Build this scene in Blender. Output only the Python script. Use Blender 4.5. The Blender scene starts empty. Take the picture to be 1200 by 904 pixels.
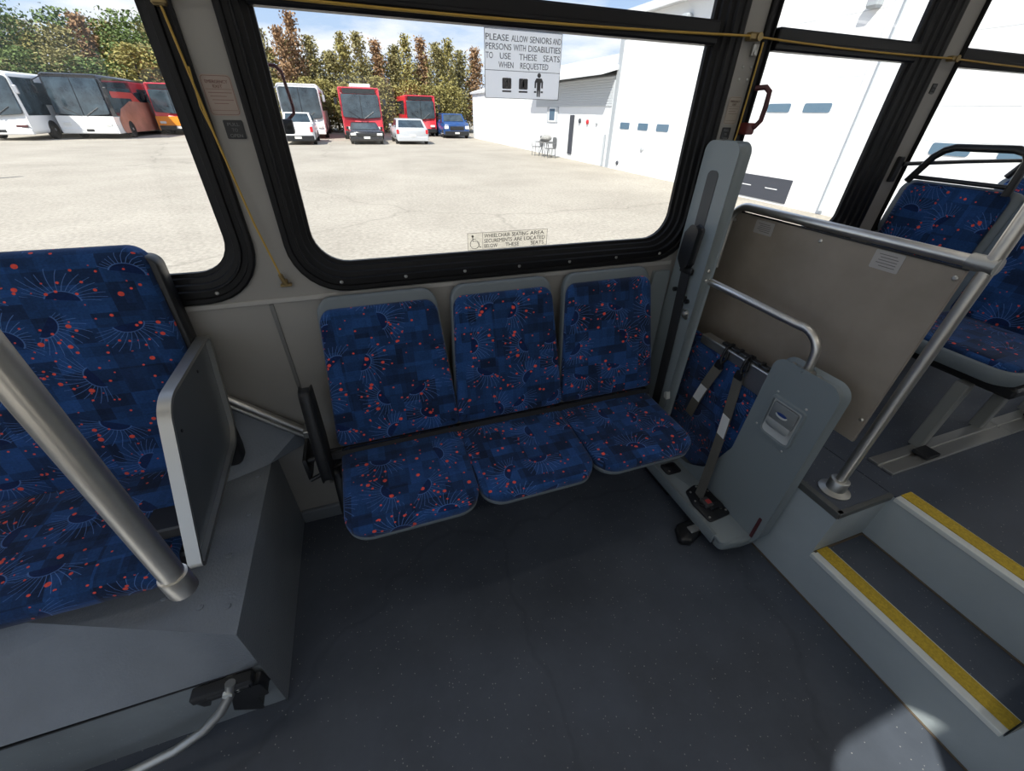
import bpy, bmesh, math, random
from mathutils import Vector, Matrix
random.seed(7)
PI = math.pi
S = bpy.context.scene
C = S.collection

# ------------------------------------------------------------------ camera
CAM_H = 1.583
F_PX, PITCH, ROLL, YAW = 467.457, math.radians(34.3006), math.radians(1.405), math.radians(19.982)
def make_camera():
    fwd = Vector((math.sin(YAW)*math.cos(PITCH), math.cos(YAW)*math.cos(PITCH), -math.sin(PITCH)))
    r0 = Vector((math.cos(YAW), -math.sin(YAW), 0)); u0 = r0.cross(fwd)
    c, s = math.cos(ROLL), math.sin(ROLL)
    r = c*r0+s*u0; u = -s*r0+c*u0
    cam = bpy.data.cameras.new('camera'); o = bpy.data.objects.new('camera', cam); C.objects.link(o)
    m = Matrix(((r.x, u.x, -fwd.x, 0), (r.y, u.y, -fwd.y, 0), (r.z, u.z, -fwd.z, CAM_H), (0, 0, 0, 1)))
    o.matrix_world = m
    cam.sensor_fit = 'HORIZONTAL'; cam.sensor_width = 36; cam.lens = F_PX/1200*36
    cam.clip_start = .02; cam.clip_end = 600
    S.camera = o
make_camera()

# ------------------------------------------------------------------ light
SUN_DIR = Vector((.60, .66, -1.0))
SUN_E, SKY_E, EXPO = 7.8, 1.2, 0.0
FILL_W = {-.62: 4.6, .92: .8}  # power of the added ceiling fill strips, by row
S.view_settings.view_transform = 'Standard'; S.view_settings.look = 'None'
S.view_settings.exposure = EXPO; S.view_settings.gamma = 1; S.view_settings.use_curve_mapping = False
S.render.film_transparent = False
def nd(nt, typ, **kw):
    n = nt.nodes.new(typ)
    for k, v in kw.items():
        if k.startswith('i_'):
            key = k[2:]
            n.inputs[int(key) if key.isdigit() else key].default_value = v
        else: setattr(n, k, v)
    return n
def ramp(nt, stops, src=None, interp='LINEAR'):
    r = nt.nodes.new('ShaderNodeValToRGB'); r.color_ramp.interpolation = interp
    e = r.color_ramp.elements
    while len(e) > 1: e.remove(e[-1])
    e[0].position = stops[0][0]; e[0].color = (*stops[0][1], 1)
    for p, c in stops[1:]:
        q = e.new(p); q.color = (*c, 1)
    if src is not None: nt.links.new(src, r.inputs[0])
    return r
def make_world():
    w = bpy.data.worlds.new('sky'); S.world = w; w.use_nodes = True; nt = w.node_tree; nt.nodes.clear(); L = nt.links.new
    tc = nd(nt, 'ShaderNodeTexCoord'); sp = nd(nt, 'ShaderNodeSeparateXYZ'); L(tc.outputs['Generated'], sp.inputs[0])
    base = ramp(nt, [(0, (.30, .30, .28)), (.49, (.34, .36, .38)), (.5, (.62, .74, .88)), (.62, (.36, .54, .86)), (1, (.13, .27, .62))])
    mz = nd(nt, 'ShaderNodeMath', operation='MULTIPLY_ADD', i_1=.5, i_2=.5); L(sp.outputs[2], mz.inputs[0]); L(mz.outputs[0], base.inputs[0])
    mp = nd(nt, 'ShaderNodeMapping'); mp.inputs['Scale'].default_value = (3, 3, 11); L(tc.outputs['Generated'], mp.inputs[0])
    no = nd(nt, 'ShaderNodeTexNoise', i_Scale=1.3, i_Detail=7, i_Roughness=.55); L(mp.outputs[0], no.inputs['Vector'])
    cl = ramp(nt, [(.42, (0, 0, 0)), (.60, (1, 1, 1))], no.outputs[0])
    mx = nd(nt, 'ShaderNodeMix', data_type='RGBA'); L(cl.outputs[0], mx.inputs[0]); L(base.outputs[0], mx.inputs[6]); mx.inputs[7].default_value = (.93, .95, 1.0, 1)
    gt = nd(nt, 'ShaderNodeMath', operation='GREATER_THAN', i_1=0.0); L(sp.outputs[2], gt.inputs[0])
    mx2 = nd(nt, 'ShaderNodeMix', data_type='RGBA'); L(gt.outputs[0], mx2.inputs[0]); L(base.outputs[0], mx2.inputs[6]); L(mx.outputs[2], mx2.inputs[7])
    bg = nd(nt, 'ShaderNodeBackground', i_Strength=SKY_E); L(mx2.outputs[2], bg.inputs[0])
    out = nd(nt, 'ShaderNodeOutputWorld'); L(bg.outputs[0], out.inputs[0])
make_world()
sl = bpy.data.lights.new('sun', 'SUN'); sl.energy = SUN_E; sl.angle = .012; sl.color = (1, .95, .86)
so = bpy.data.objects.new('sun', sl); C.objects.link(so); so.rotation_euler = SUN_DIR.to_track_quat('-Z', 'Y').to_euler(); so.location = (-20, -20, 30)

# ------------------------------------------------------------------ materials
MATS = {}
def mat(name, col, rough=.5, metal=0, spec=.5, var=0, vscale=8, bump=0, bscale=60, emit=None, coat=0):
    if name in MATS: return MATS[name]
    m = bpy.data.materials.new(name); m.use_nodes = True; nt = m.node_tree; L = nt.links.new
    b = nt.nodes['Principled BSDF']; b.inputs['Base Color'].default_value = (*col, 1)
    b.inputs['Roughness'].default_value = rough; b.inputs['Metallic'].default_value = metal
    b.inputs['Specular IOR Level'].default_value = spec
    if coat: b.inputs['Coat Weight'].default_value = coat
    tc = nd(nt, 'ShaderNodeTexCoord')
    if var:
        n = nd(nt, 'ShaderNodeTexNoise', i_Scale=vscale, i_Detail=5, i_Roughness=.6); L(tc.outputs['Object'], n.inputs['Vector'])
        r = ramp(nt, [(.3, tuple(max(0, c*(1-var)) for c in col)), (.7, tuple(min(1, c*(1+var)) for c in col))], n.outputs[0])
        L(r.outputs[0], b.inputs['Base Color'])
    if bump:
        n = nd(nt, 'ShaderNodeTexNoise', i_Scale=bscale, i_Detail=3); L(tc.outputs['Object'], n.inputs['Vector'])
        bp = nd(nt, 'ShaderNodeBump', i_Strength=bump, i_Distance=.004); L(n.outputs[0], bp.inputs['Height']); L(bp.outputs[0], b.inputs['Normal'])
    if emit: b.inputs['Emission Color'].default_value = (*emit[0], 1); b.inputs['Emission Strength'].default_value = emit[1]
    MATS[name] = m; return m
def glassmat(name, tint, refl=.05):
    m = bpy.data.materials.new(name); m.use_nodes = True; nt = m.node_tree; nt.nodes.clear(); L = nt.links.new
    t = nd(nt, 'ShaderNodeBsdfTransparent'); t.inputs[0].default_value = (*tint, 1)
    g = nd(nt, 'ShaderNodeBsdfGlossy'); g.inputs['Roughness'].default_value = .02
    mx = nd(nt, 'ShaderNodeMixShader', i_0=refl); o = nd(nt, 'ShaderNodeOutputMaterial')
    L(t.outputs[0], mx.inputs[1]); L(g.outputs[0], mx.inputs[2]); L(mx.outputs[0], o.inputs[0])
    MATS[name] = m; return m
def fabricmat():
    m = bpy.data.materials.new('seat fabric'); m.use_nodes = True; nt = m.node_tree; L = nt.links.new
    b = nt.nodes['Principled BSDF']; b.inputs['Roughness'].default_value = .9; b.inputs['Specular IOR Level'].default_value = .15
    b.inputs['Sheen Weight'].default_value = .12; b.inputs['Sheen Roughness'].default_value = .5
    uv = nd(nt, 'ShaderNodeUVMap', uv_map='UVMap'); oi = nd(nt, 'ShaderNodeObjectInfo')
    def M(op, a, b_=None, c=None, clamp=False):
        n = nd(nt, 'ShaderNodeMath', operation=op); n.use_clamp = clamp
        for i, v in enumerate((a, b_, c)):
            if v is None: continue
            if isinstance(v, (int, float)): n.inputs[i].default_value = v
            else: L(v, n.inputs[i])
        return n.outputs[0]
    sh = nd(nt, 'ShaderNodeVectorMath', operation='SCALE'); sh.inputs[0].default_value = (3.7, 5.3, 0); L(oi.outputs['Random'], sh.inputs['Scale'])
    ad = nd(nt, 'ShaderNodeVectorMath', operation='ADD'); L(uv.outputs[0], ad.inputs[0]); L(sh.outputs[0], ad.inputs[1]); P = ad.outputs[0]
    # block ground: rectangles of darker and brighter blue
    def cells(size, off):
        o_ = nd(nt, 'ShaderNodeVectorMath', operation='ADD'); L(P, o_.inputs[0]); o_.inputs[1].default_value = off
        q = nd(nt, 'ShaderNodeVectorMath', operation='SNAP'); L(o_.outputs[0], q.inputs[0]); q.inputs[1].default_value = size
        w_ = nd(nt, 'ShaderNodeTexWhiteNoise', noise_dimensions='2D'); L(q.outputs[0], w_.inputs['Vector']); return w_.outputs['Value']
    gsum = M('MULTIPLY_ADD', cells((.062, .045, 1), (.01, .02, 0)), .5, M('MULTIPLY_ADD', cells((.10, .085, 1), (.043, .031, 0)), .35, M('MULTIPLY', cells((.021, .060, 1), (.005, .011, 0)), .15)))
    ground = ramp(nt, [(.15, (.006, .014, .040)), (.38, (.009, .025, .074)), (.55, (.011, .040, .120)), (.85, (.016, .060, .19))], gsum)
    col = ground.outputs[0]
    def motif(scale, off, thr, col):
        a2 = nd(nt, 'ShaderNodeVectorMath', operation='ADD'); L(P, a2.inputs[0]); a2.inputs[1].default_value = off
        v = nd(nt, 'ShaderNodeTexVoronoi', voronoi_dimensions='2D', i_Scale=scale, i_Randomness=.55); L(a2.outputs[0], v.inputs['Vector'])
        sb = nd(nt, 'ShaderNodeVectorMath', operation='SUBTRACT'); L(a2.outputs[0], sb.inputs[0]); L(v.outputs['Position'], sb.inputs[1])
        sx = nd(nt, 'ShaderNodeSeparateXYZ'); L(sb.outputs[0], sx.inputs[0])
        sc = nd(nt, 'ShaderNodeSeparateColor'); L(v.outputs['Color'], sc.inputs[0])
        rot = M('MULTIPLY', sc.outputs[0], 6.283); co_, si_ = M('COSINE', rot), M('SINE', rot)
        xr = M('SUBTRACT', M('MULTIPLY', sx.outputs[0], co_), M('MULTIPLY', sx.outputs[1], si_))
        yr = M('MULTIPLY', M('ADD', M('MULTIPLY', sx.outputs[0], si_), M('MULTIPLY', sx.outputs[1], co_)), .74)
        xr = M('ADD', xr, .012)
        r = M('SQRT', M('ADD', M('MULTIPLY', xr, xr), M('MULTIPLY', yr, yr)))
        a = M('ARCTAN2', yr, xr)
        ca = M('COSINE', a)
        sector = M('MULTIPLY', M('GREATER_THAN', ca, .05), M('GREATER_THAN', sc.outputs[1], thr))
        fr = M('ABSOLUTE', M('SUBTRACT', M('FRACT', M('MULTIPLY_ADD', a, 5.1, M('MULTIPLY', r, 14))), .5)); ray = M('LESS_THAN', M('MULTIPLY', fr, M('MULTIPLY', r, .196)), .00062)
        rlim = M('MULTIPLY', M('GREATER_THAN', r, .027), M('LESS_THAN', r, M('MULTIPLY_ADD', ca, .034, M('MULTIPLY_ADD', M('SINE', M('MULTIPLY', a, 9)), .006, .056))))
        rays = M('MULTIPLY', M('MULTIPLY', ray, rlim), sector)
        arc = M('MULTIPLY', M('LESS_THAN', M('ABSOLUTE', M('SUBTRACT', r, .0275)), .0014), sector)
        inside = M('MULTIPLY', M('LESS_THAN', r, .027), M('MULTIPLY', sector, .8))
        mask = M('MAXIMUM', M('MULTIPLY', rays, .6), M('MULTIPLY', arc, .5))
        m0 = nd(nt, 'ShaderNodeMix', data_type='RGBA'); L(inside, m0.inputs[0]); L(col, m0.inputs[6]); m0.inputs[7].default_value = (.004, .012, .06, 1)
        m1 = nd(nt, 'ShaderNodeMix', data_type='RGBA'); L(mask, m1.inputs[0]); L(m0.outputs[2], m1.inputs[6]); m1.inputs[7].default_value = (.10, .20, .48, 1)
        # dots near the rays
        return m1.outputs[2], M('MULTIPLY', sector, M('LESS_THAN', r, .09))
    col, near = motif(6.4, (0, 0, 0), .16, col)
    for k, (sc_, th, need) in enumerate(((17, .0075, True), (27, .0046, True), (10, .0072, False), (17, .0040, False))):
        a2 = nd(nt, 'ShaderNodeVectorMath', operation='ADD'); L(P, a2.inputs[0]); a2.inputs[1].default_value = (.37+k, .91*k, 0)
        v = nd(nt, 'ShaderNodeTexVoronoi', voronoi_dimensions='2D', i_Scale=sc_, i_Randomness=1); L(a2.outputs[0], v.inputs['Vector'])
        sc2 = nd(nt, 'ShaderNodeSeparateColor'); L(v.outputs['Color'], sc2.inputs[0])
        rad = M('MULTIPLY', M('MULTIPLY_ADD', sc2.outputs[1], .6, .4), th*sc_)
        d = M('LESS_THAN', v.outputs['Distance'], rad)
        d = M('MULTIPLY', d, M('GREATER_THAN', sc2.outputs[2], .44))
        if need: d = M('MULTIPLY', d, near)
        mm = nd(nt, 'ShaderNodeMix', data_type='RGBA'); L(d, mm.inputs[0]); L(col, mm.inputs[6]); mm.inputs[7].default_value = (.60, .075, .055, 1); col = mm.outputs[2]
    # weave and wear
    n = nd(nt, 'ShaderNodeTexNoise', i_Scale=160, i_Detail=2); L(P, n.inputs['Vector'])
    n2 = nd(nt, 'ShaderNodeTexNoise', i_Scale=9, i_Detail=4); L(P, n2.inputs['Vector'])
    f = M('MULTIPLY_ADD', n.outputs[0], .9, M('MULTIPLY_ADD', n2.outputs[0], .7, .42))
    mc = nd(nt, 'ShaderNodeVectorMath', operation='SCALE'); L(col, mc.inputs[0]); L(f, mc.inputs['Scale']); L(mc.outputs[0], b.inputs['Base Color'])
    bp = nd(nt, 'ShaderNodeBump', i_Strength=.25, i_Distance=.002); L(n.outputs[0], bp.inputs['Height']); L(bp.outputs[0], b.inputs['Normal'])
    MATS['fabric'] = m; return m
def floormat(name, base, speck=.5, dens=.30):
    m = bpy.data.materials.new(name); m.use_nodes = True; nt = m.node_tree; L = nt.links.new
    b = nt.nodes['Principled BSDF']; b.inputs['Roughness'].default_value = .42; b.inputs['Specular IOR Level'].default_value = .4
    tc = nd(nt, 'ShaderNodeTexCoord')
    n = nd(nt, 'ShaderNodeTexNoise', i_Scale=2.2, i_Detail=7, i_Roughness=.65); L(tc.outputs['Object'], n.inputs['Vector'])
    r = ramp(nt, [(.3, tuple(c*.72 for c in base)), (.7, tuple(c*1.25 for c in base))], n.outputs[0])
    v = nd(nt, 'ShaderNodeTexVoronoi', i_Scale=95, i_Randomness=1); L(tc.outputs['Object'], v.inputs['Vector'])
    s = nd(nt, 'ShaderNodeSeparateColor'); L(v.outputs['Color'], s.inputs[0])
    a = nd(nt, 'ShaderNodeMath', operation='LESS_THAN', i_1=.16); L(v.outputs['Distance'], a.inputs[0])
    g = nd(nt, 'ShaderNodeMath', operation='GREATER_THAN', i_1=1-dens); L(s.outputs[0], g.inputs[0])
    mu = nd(nt, 'ShaderNodeMath', operation='MULTIPLY'); L(a.outputs[0], mu.inputs[0]); L(g.outputs[0], mu.inputs[1])
    mx = nd(nt, 'ShaderNodeMix', data_type='RGBA'); L(mu.outputs[0], mx.inputs[0]); L(r.outputs[0], mx.inputs[6]); mx.inputs[7].default_value = (speck, speck, speck*.98, 1)
    vc = nd(nt, 'ShaderNodeTexVoronoi', feature='DISTANCE_TO_EDGE', i_Scale=.55); dn = nd(nt, 'ShaderNodeTexNoise', i_Scale=4, i_Detail=4); L(tc.outputs['Object'], dn.inputs['Vector'])
    ds = nd(nt, 'ShaderNodeVectorMath', operation='SCALE'); L(dn.outputs['Color'], ds.inputs[0]); ds.inputs['Scale'].default_value = .22
    dv = nd(nt, 'ShaderNodeVectorMath', operation='ADD'); L(tc.outputs['Object'], dv.inputs[0]); L(ds.outputs[0], dv.inputs[1]); L(dv.outputs[0], vc.inputs['Vector'])
    cr = ramp(nt, [(0, (.62,)*3), (.003, (.7,)*3), (.007, (1,)*3)], vc.outputs['Distance'])
    mk = nd(nt, 'ShaderNodeMix', data_type='RGBA', blend_type='MULTIPLY', i_0=.4); L(mx.outputs[2], mk.inputs[6]); L(cr.outputs[0], mk.inputs[7])
    L(mk.outputs[2], b.inputs['Base Color'])
    rr = ramp(nt, [(.3, (.34,)*3), (.7, (.55,)*3)], n.outputs[0]); L(rr.outputs[0], b.inputs['Roughness'])
    MATS[name] = m; return m
def groundmat():
    m = bpy.data.materials.new('concrete lot'); m.use_nodes = True; nt = m.node_tree; L = nt.links.new
    b = nt.nodes['Principled BSDF']; b.inputs['Roughness'].default_value = .95; b.inputs['Specular IOR Level'].default_value = .1
    tc = nd(nt, 'ShaderNodeTexCoord')
    n = nd(nt, 'ShaderNodeTexNoise', i_Scale=.35, i_Detail=9, i_Roughness=.7); L(tc.outputs['Object'], n.inputs['Vector'])
    r = ramp(nt, [(.3, (.335, .305, .26)), (.7, (.45, .415, .355))], n.outputs[0])
    n3 = nd(nt, 'ShaderNodeTexNoise', i_Scale=14, i_Detail=4); L(tc.outputs['Object'], n3.inputs['Vector'])
    r3 = ramp(nt, [(.35, (.8,)*3), (.65, (1.05,)*3)], n3.outputs[0])
    m1 = nd(nt, 'ShaderNodeMix', data_type='RGBA', blend_type='MULTIPLY', i_0=1.0); L(r.outputs[0], m1.inputs[6]); L(r3.outputs[0], m1.inputs[7])
    v = nd(nt, 'ShaderNodeTexVoronoi', feature='DISTANCE_TO_EDGE', i_Scale=.07); 
    dn = nd(nt, 'ShaderNodeTexNoise', i_Scale=.8, i_Detail=3); L(tc.outputs['Object'], dn.inputs['Vector'])
    dv = nd(nt, 'ShaderNodeVectorMath', operation='ADD'); L(tc.outputs['Object'], dv.inputs[0]); L(dn.outputs['Color'], dv.inputs[1]); L(dv.outputs[0], v.inputs['Vector'])
    cr = ramp(nt, [(0, (.80,)*3), (.0012, (.85,)*3), (.002, (1,)*3)], v.outputs['Distance'])
    m2 = nd(nt, 'ShaderNodeMix', data_type='RGBA', blend_type='MULTIPLY', i_0=1.0); L(m1.outputs[2], m2.inputs[6]); L(cr.outputs[0], m2.inputs[7])
    L(m2.outputs[2], b.inputs['Base Color']); MATS['ground'] = m; return m

FAB = fabricmat()
FLOOR = floormat('speckled vinyl floor', (.066, .078, .100), .30, .22)
FLOOR2 = floormat('speckled vinyl skirt', (.22, .245, .255), .34, .22)
GROUND = groundmat()
SHELL = mat('grey seat shell plastic', (.15, .18, .20), .45, bump=.1)
MOULD = mat('grey moulded housing', (.215, .25, .262), .42, bump=.06, bscale=200)
PLATFORM = mat('painted grey step', (.36, .41, .43), .5, var=.06, vscale=5, bump=.08)
BOXM = mat('painted steel wheelhouse', (.17, .19, .215), .36, var=.08, vscale=6, bump=.35, bscale=140)
WALLM = mat('interior wall laminate', (.30, .29, .27), .5, var=.03)
PILLARM = mat('window pillar paint', (.42, .40, .35), .5)
WALLOUT = mat('bus outer skin', (.75, .75, .75), .4)
TRIMM = mat('sill trim light', (.40, .39, .37), .4)
SEAMM = mat('seam strip', (.16, .16, .155), .5)
RUBBER = mat('black window rubber', (.006, .006, .007), .5, spec=.3)
RUBBERB = mat('black anodised bar', (.009, .009, .011), .42, spec=.3)
BLACK = mat('black plastic', (.012, .013, .015), .4)
STEEL = mat('brushed stainless', (.70, .68, .64), .36, 1, var=.05, vscale=30)
STEELD = mat('dull stainless', (.50, .50, .48), .45, 1)
ALU = mat('aluminium trim', (.70, .73, .70), .45, .2)
PANELM = mat('brown grey laminate', (.30, .26, .215), .42, var=.10, vscale=7)
INSET = mat('dark grey inset', (.07, .08, .09), .3)
WEB = mat('grey webbing', (.115, .11, .095), .8, bump=.4, bscale=300)
WEBD = mat('black webbing', (.02, .021, .024), .75, bump=.4, bscale=300)
WHITE = mat('white label', (.7, .71, .69), .5)
def signmat():
    m = bpy.data.materials.new('white sign vinyl'); m.use_nodes = True; nt = m.node_tree; nt.nodes.clear(); L = nt.links.new
    d = nd(nt, 'ShaderNodeBsdfDiffuse'); d.inputs[0].default_value = (.9, .9, .9, 1); t = nd(nt, 'ShaderNodeBsdfTranslucent'); t.inputs[0].default_value = (1, 1, 1, 1)
    mx = nd(nt, 'ShaderNodeMixShader', i_0=.95); o = nd(nt, 'ShaderNodeOutputMaterial'); L(d.outputs[0], mx.inputs[1]); L(t.outputs[0], mx.inputs[2]); L(mx.outputs[0], o.inputs[0]); return m
SIGNW = signmat()
INK = mat('dark ink', (.02, .02, .025), .6)
INKG = mat('grey ink', (.15, .145, .14), .6)
REDL = mat('red button', (.45, .05, .05), .5)
REDH = mat('dark red handle', (.07, .012, .016), .4)
PINK = mat('pinkish sticker', (.36, .29, .25), .5)
PINKI = mat('red brown ink', (.19, .085, .07), .5)
YEL = mat('yellow grit strip', (.52, .36, .03), .8, var=.22, vscale=120, bump=.6, bscale=400)
CORD = mat('yellow pull cord', (.48, .30, .05), .5)
BRASS = mat('brass fitting', (.30, .22, .10), .4, .7)
BLUEE = mat('blue emblem', (.02, .05, .2), .3)
GLASS = glassmat('bus window glass', (.97, .98, .98), .02)
CEILM = mat('ceiling panel', (.66, .65, .62), .6)
FILLM = mat('fill strip diffuser', (.9, .9, .88), .5, emit=((1, .95, .88), 1.5))  # glowing cover of the added fill strips

# ------------------------------------------------------------------ geometry builder
def rpoly(pts, rad, n=6):
    """rounded polygon (2-D), rad: number or list"""
    out = []; N = len(pts)
    rs = rad if isinstance(rad, (list, tuple)) else [rad]*N
    for i in range(N):
        p = Vector(pts[i]); a = Vector(pts[i-1])-p; b = Vector(pts[(i+1) % N])-p; r = rs[i]
        la, lb = a.length, b.length
        if r <= 1e-6: out.append((p.x, p.y)); continue
        a.normalize(); b.normalize(); ang = a.angle(b); t = min(r/math.tan(ang/2), la*.49, lb*.49); r2 = t*math.tan(ang/2)
        c = p+(a+b).normalized()*(r2/math.sin(ang/2)); p0 = p+a*t; p1 = p+b*t
        v0 = p0-c; v1 = p1-c; a0 = math.atan2(v0.y, v0.x); a1 = math.atan2(v1.y, v1.x); d = a1-a0
        while d > PI: d -= 2*PI
        while d < -PI: d += 2*PI
        for k in range(n+1):
            q = a0+d*k/n; out.append((c.x+r2*math.cos(q), c.y+r2*math.sin(q)))
    return out
def rrect(x0, y0, x1, y1, r, n=6): return rpoly([(x0, y0), (x1, y0), (x1, y1), (x0, y1)], r, n)
def offs(loop, d):
    """positive d grows a counter-clockwise loop"""
    N = len(loop); out = []
    for i in range(N):
        a = Vector(loop[i-1]); p = Vector(loop[i]); b = Vector(loop[(i+1) % N])
        e1 = p-a; e2 = b-p
        if e1.length < 1e-9: e1 = e2
        if e2.length < 1e-9: e2 = e1
        n1 = Vector((e1.y, -e1.x)).normalized(); n2 = Vector((e2.y, -e2.x)).normalized(); n = n1+n2
        if n.length < 1e-6: n = n1
        n.normalize(); k = 1/max(.5, n.dot(n1)); out.append((p.x+n.x*d*k, p.y+n.y*d*k))
    return out
PL = {'z': lambda u, v, t: (u, v, t), 'y': lambda u, v, t: (u, t, v), 'x': lambda u, v, t: (t, u, v)}
class G:
    def __init__(s): s.b = bmesh.new()
    def loops(s, L, closed=True, cap0=True, cap1=True):
        rows = [[s.b.verts.new(p) for p in l] for l in L]
        for a, b in zip(rows, rows[1:]):
            n = len(a)
            for i in range(n if closed else n-1):
                j = (i+1) % n
                s.b.faces.new((a[i], a[j], b[j], b[i]))
        if cap0: s.b.faces.new(rows[0][::-1])
        if cap1: s.b.faces.new(rows[-1])
        return rows
    def box(s, x0, y0, z0, x1, y1, z1):
        x0, x1 = sorted((x0, x1)); y0, y1 = sorted((y0, y1)); z0, z1 = sorted((z0, z1))
        s.loops([[(x0, y0, z0), (x1, y0, z0), (x1, y1, z0), (x0, y1, z0)], [(x0, y0, z1), (x1, y0, z1), (x1, y1, z1), (x0, y1, z1)]]); return s
    def bbox(s, x0, y0, z0, x1, y1, z1, r=.004):
        """box with softened edges"""
        x0, x1 = sorted((x0, x1)); y0, y1 = sorted((y0, y1)); z0, z1 = sorted((z0, z1))
        r = min(r, (x1-x0)/2.1, (y1-y0)/2.1, (z1-z0)/2.1)
        lp = rrect(x0, y0, x1, y1, r, 3); i = offs(lp, -r*.7)
        s.loops([[(u, v, z0) for u, v in i], [(u, v, z0+r) for u, v in lp], [(u, v, z1-r) for u, v in lp], [(u, v, z1) for u, v in i]]); return s
    def prism(s, loop, ax, t0, t1, bev=0, steps=2):
        f = PL[ax]; L = []
        if bev:
            sg = 1 if t1 > t0 else -1
            for k in range(steps+1):
                a = PI/2*k/steps; L.append([f(u, v, t0+sg*bev*(1-math.sin(a))) for u, v in offs(loop, -bev*(1-math.cos(PI/2-a)))] if 0 else [f(u, v, t0+sg*bev*(1-math.cos(PI/2-a)) if 0 else t0+sg*bev*(1-math.cos(a)) if 0 else t0+sg*bev*math.sin(a)*1.0) for u, v in offs(loop, -bev*(1-math.sin(a)) if 0 else -bev*(1-math.cos(PI/2-a)) if 0 else -bev*(1-math.sin(a)))])
            for k in range(steps+1):
                a = PI/2*(1-k/steps); L.append([f(u, v, t1-sg*bev*math.sin(a)) for u, v in offs(loop, -bev*(1-math.sin(a)))])
        else: L = [[f(u, v, t0) for u, v in loop], [f(u, v, t1) for u, v in loop]]
        s.loops(L); return s
    def tube(s, pts, r, seg=12, cap=True, r1=None):
        pts = [Vector(p) for p in pts]; N = len(pts); L = []; prev = None
        for i, p in enumerate(pts):
            if i == 0: t = pts[1]-p
            elif i == N-1: t = p-pts[i-1]
            else: t = (pts[i+1]-p).normalized()+(p-pts[i-1]).normalized()
            t.normalize()
            if prev is None:
                up = Vector((0, 0, 1)) if abs(t.z) < .9 else Vector((1, 0, 0)); u = t.cross(up).normalized()
            else: u = (prev-t*prev.dot(t)).normalized()
            prev = u; w = t.cross(u)
            rr = r if r1 is None else r+(r1-r)*i/(N-1)
            L.append([tuple(p+u*math.cos(2*PI*k/seg)*rr+w*math.sin(2*PI*k/seg)*rr) for k in range(seg)])
        s.loops(L, cap0=cap, cap1=cap); return s
    def ribbon(s, pts, w, th, wdir):
        """strap of width w along wdir following pts"""
        pts = [Vector(p) for p in pts]; wd = Vector(wdir).normalized(); L = []
        for i, p in enumerate(pts):
            t = (pts[min(i+1, len(pts)-1)]-pts[max(i-1, 0)]).normalized(); n = t.cross(wd).normalized()
            L.append([tuple(p+wd*w/2+n*th/2), tuple(p-wd*w/2+n*th/2), tuple(p-wd*w/2-n*th/2), tuple(p+wd*w/2-n*th/2)])
        s.loops(L); return s
    def lathe(s, prof, c, ax='z', seg=20):
        cx, cy, cz = c; L = []
        for r, h in prof:
            ring = []
            for k in range(seg):
                a = 2*PI*k/seg; u, v = r*math.cos(a), r*math.sin(a)
                ring.append({'z': (cx+u, cy+v, cz+h), 'y': (cx+u, cy+h, cz+v), 'x': (cx+h, cy+u, cz+v)}[ax])
            L.append(ring)
        s.loops(L); return s
    def ell(s, c, r, seg=14, rings=8):
        L = []
        for i in range(1, rings):
            a = PI*i/rings; L.append([(c[0]+r[0]*math.sin(a)*math.cos(2*PI*k/seg), c[1]+r[1]*math.sin(a)*math.sin(2*PI*k/seg), c[2]-r[2]*math.cos(a)) for k in range(seg)])
        s.loops(L); return s
    def pad(s, loop, prof, o, U, V, crown=0, taper=0, back=True, bend=0):
        """rounded slab: prof = [(inset, height)...] from back to front, then a crowned top"""
        o = Vector(o); U = Vector(U).normalized(); V = Vector(V).normalized(); N = U.cross(V)
        cx = sum(p[0] for p in loop)/len(loop); cy = sum(p[1] for p in loop)/len(loop); H = max(p[1] for p in loop)
        mx = max(abs(p[0]-cx) for p in loop)
        def f(u, v, t):
            t = t+bend*((u-cx)/mx)**2
            return tuple(o+U*(u*(1-taper*v/H))+V*v+N*t)
        L = [[f(u, v, t) for u, v in offs(loop, -i)] for i, t in prof]
        il, ht = prof[-1]; base = offs(loop, -il)
        for k in (.85, .65, .4, .15):
            L.append([f(cx+(u-cx)*k, cy+(v-cy)*k, ht+crown*(1-k*k)) for u, v in base])
        s.loops(L); return s
    def plate(s, outer, holes, ax, t, th):
        """flat sheet with holes and thickness"""
        f = PL[ax]; b = bmesh.new(); es = []
        for lp in [outer]+holes:
            vs = [b.verts.new(f(u, v, t)) for u, v in lp]
            for i in range(len(vs)): es.append(b.edges.new((vs[i], vs[(i+1) % len(vs)])))
        bmesh.ops.triangle_fill(b, use_beauty=True, use_dissolve=False, edges=es)
        r = bmesh.ops.extrude_face_region(b, geom=b.faces[:])
        d = Vector(f(0, 0, th))
        for v in [g for g in r['geom'] if isinstance(g, bmesh.types.BMVert)]: v.co += d
        me = bpy.data.meshes.new('tmp'); b.to_mesh(me); b.free(); s.b.from_mesh(me); bpy.data.meshes.remove(me); return s
    def split(s, name, m, parent=None, smooth=False, uv=False):
        """one object for every separate piece"""
        b = s.b; seen = set(); b.verts.index_update(); b.verts.ensure_lookup_table(); out = []
        for v0 in b.verts:
            if v0.index in seen: continue
            st = [v0]; isl = []; seen.add(v0.index)
            while st:
                v = st.pop(); isl.append(v)
                for e in v.link_edges:
                    w = e.other_vert(v)
                    if w.index not in seen: seen.add(w.index); st.append(w)
            fs = {f for v in isl for f in v.link_faces}; mp = {}
            q = G()
            for v in isl: mp[v.index] = q.b.verts.new(v.co)
            for f in fs: q.b.faces.new([mp[v.index] for v in f.verts])
            out.append(q)
        b.free(); return [q.obj(name, m, parent, smooth, uv) for q in out]
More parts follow.
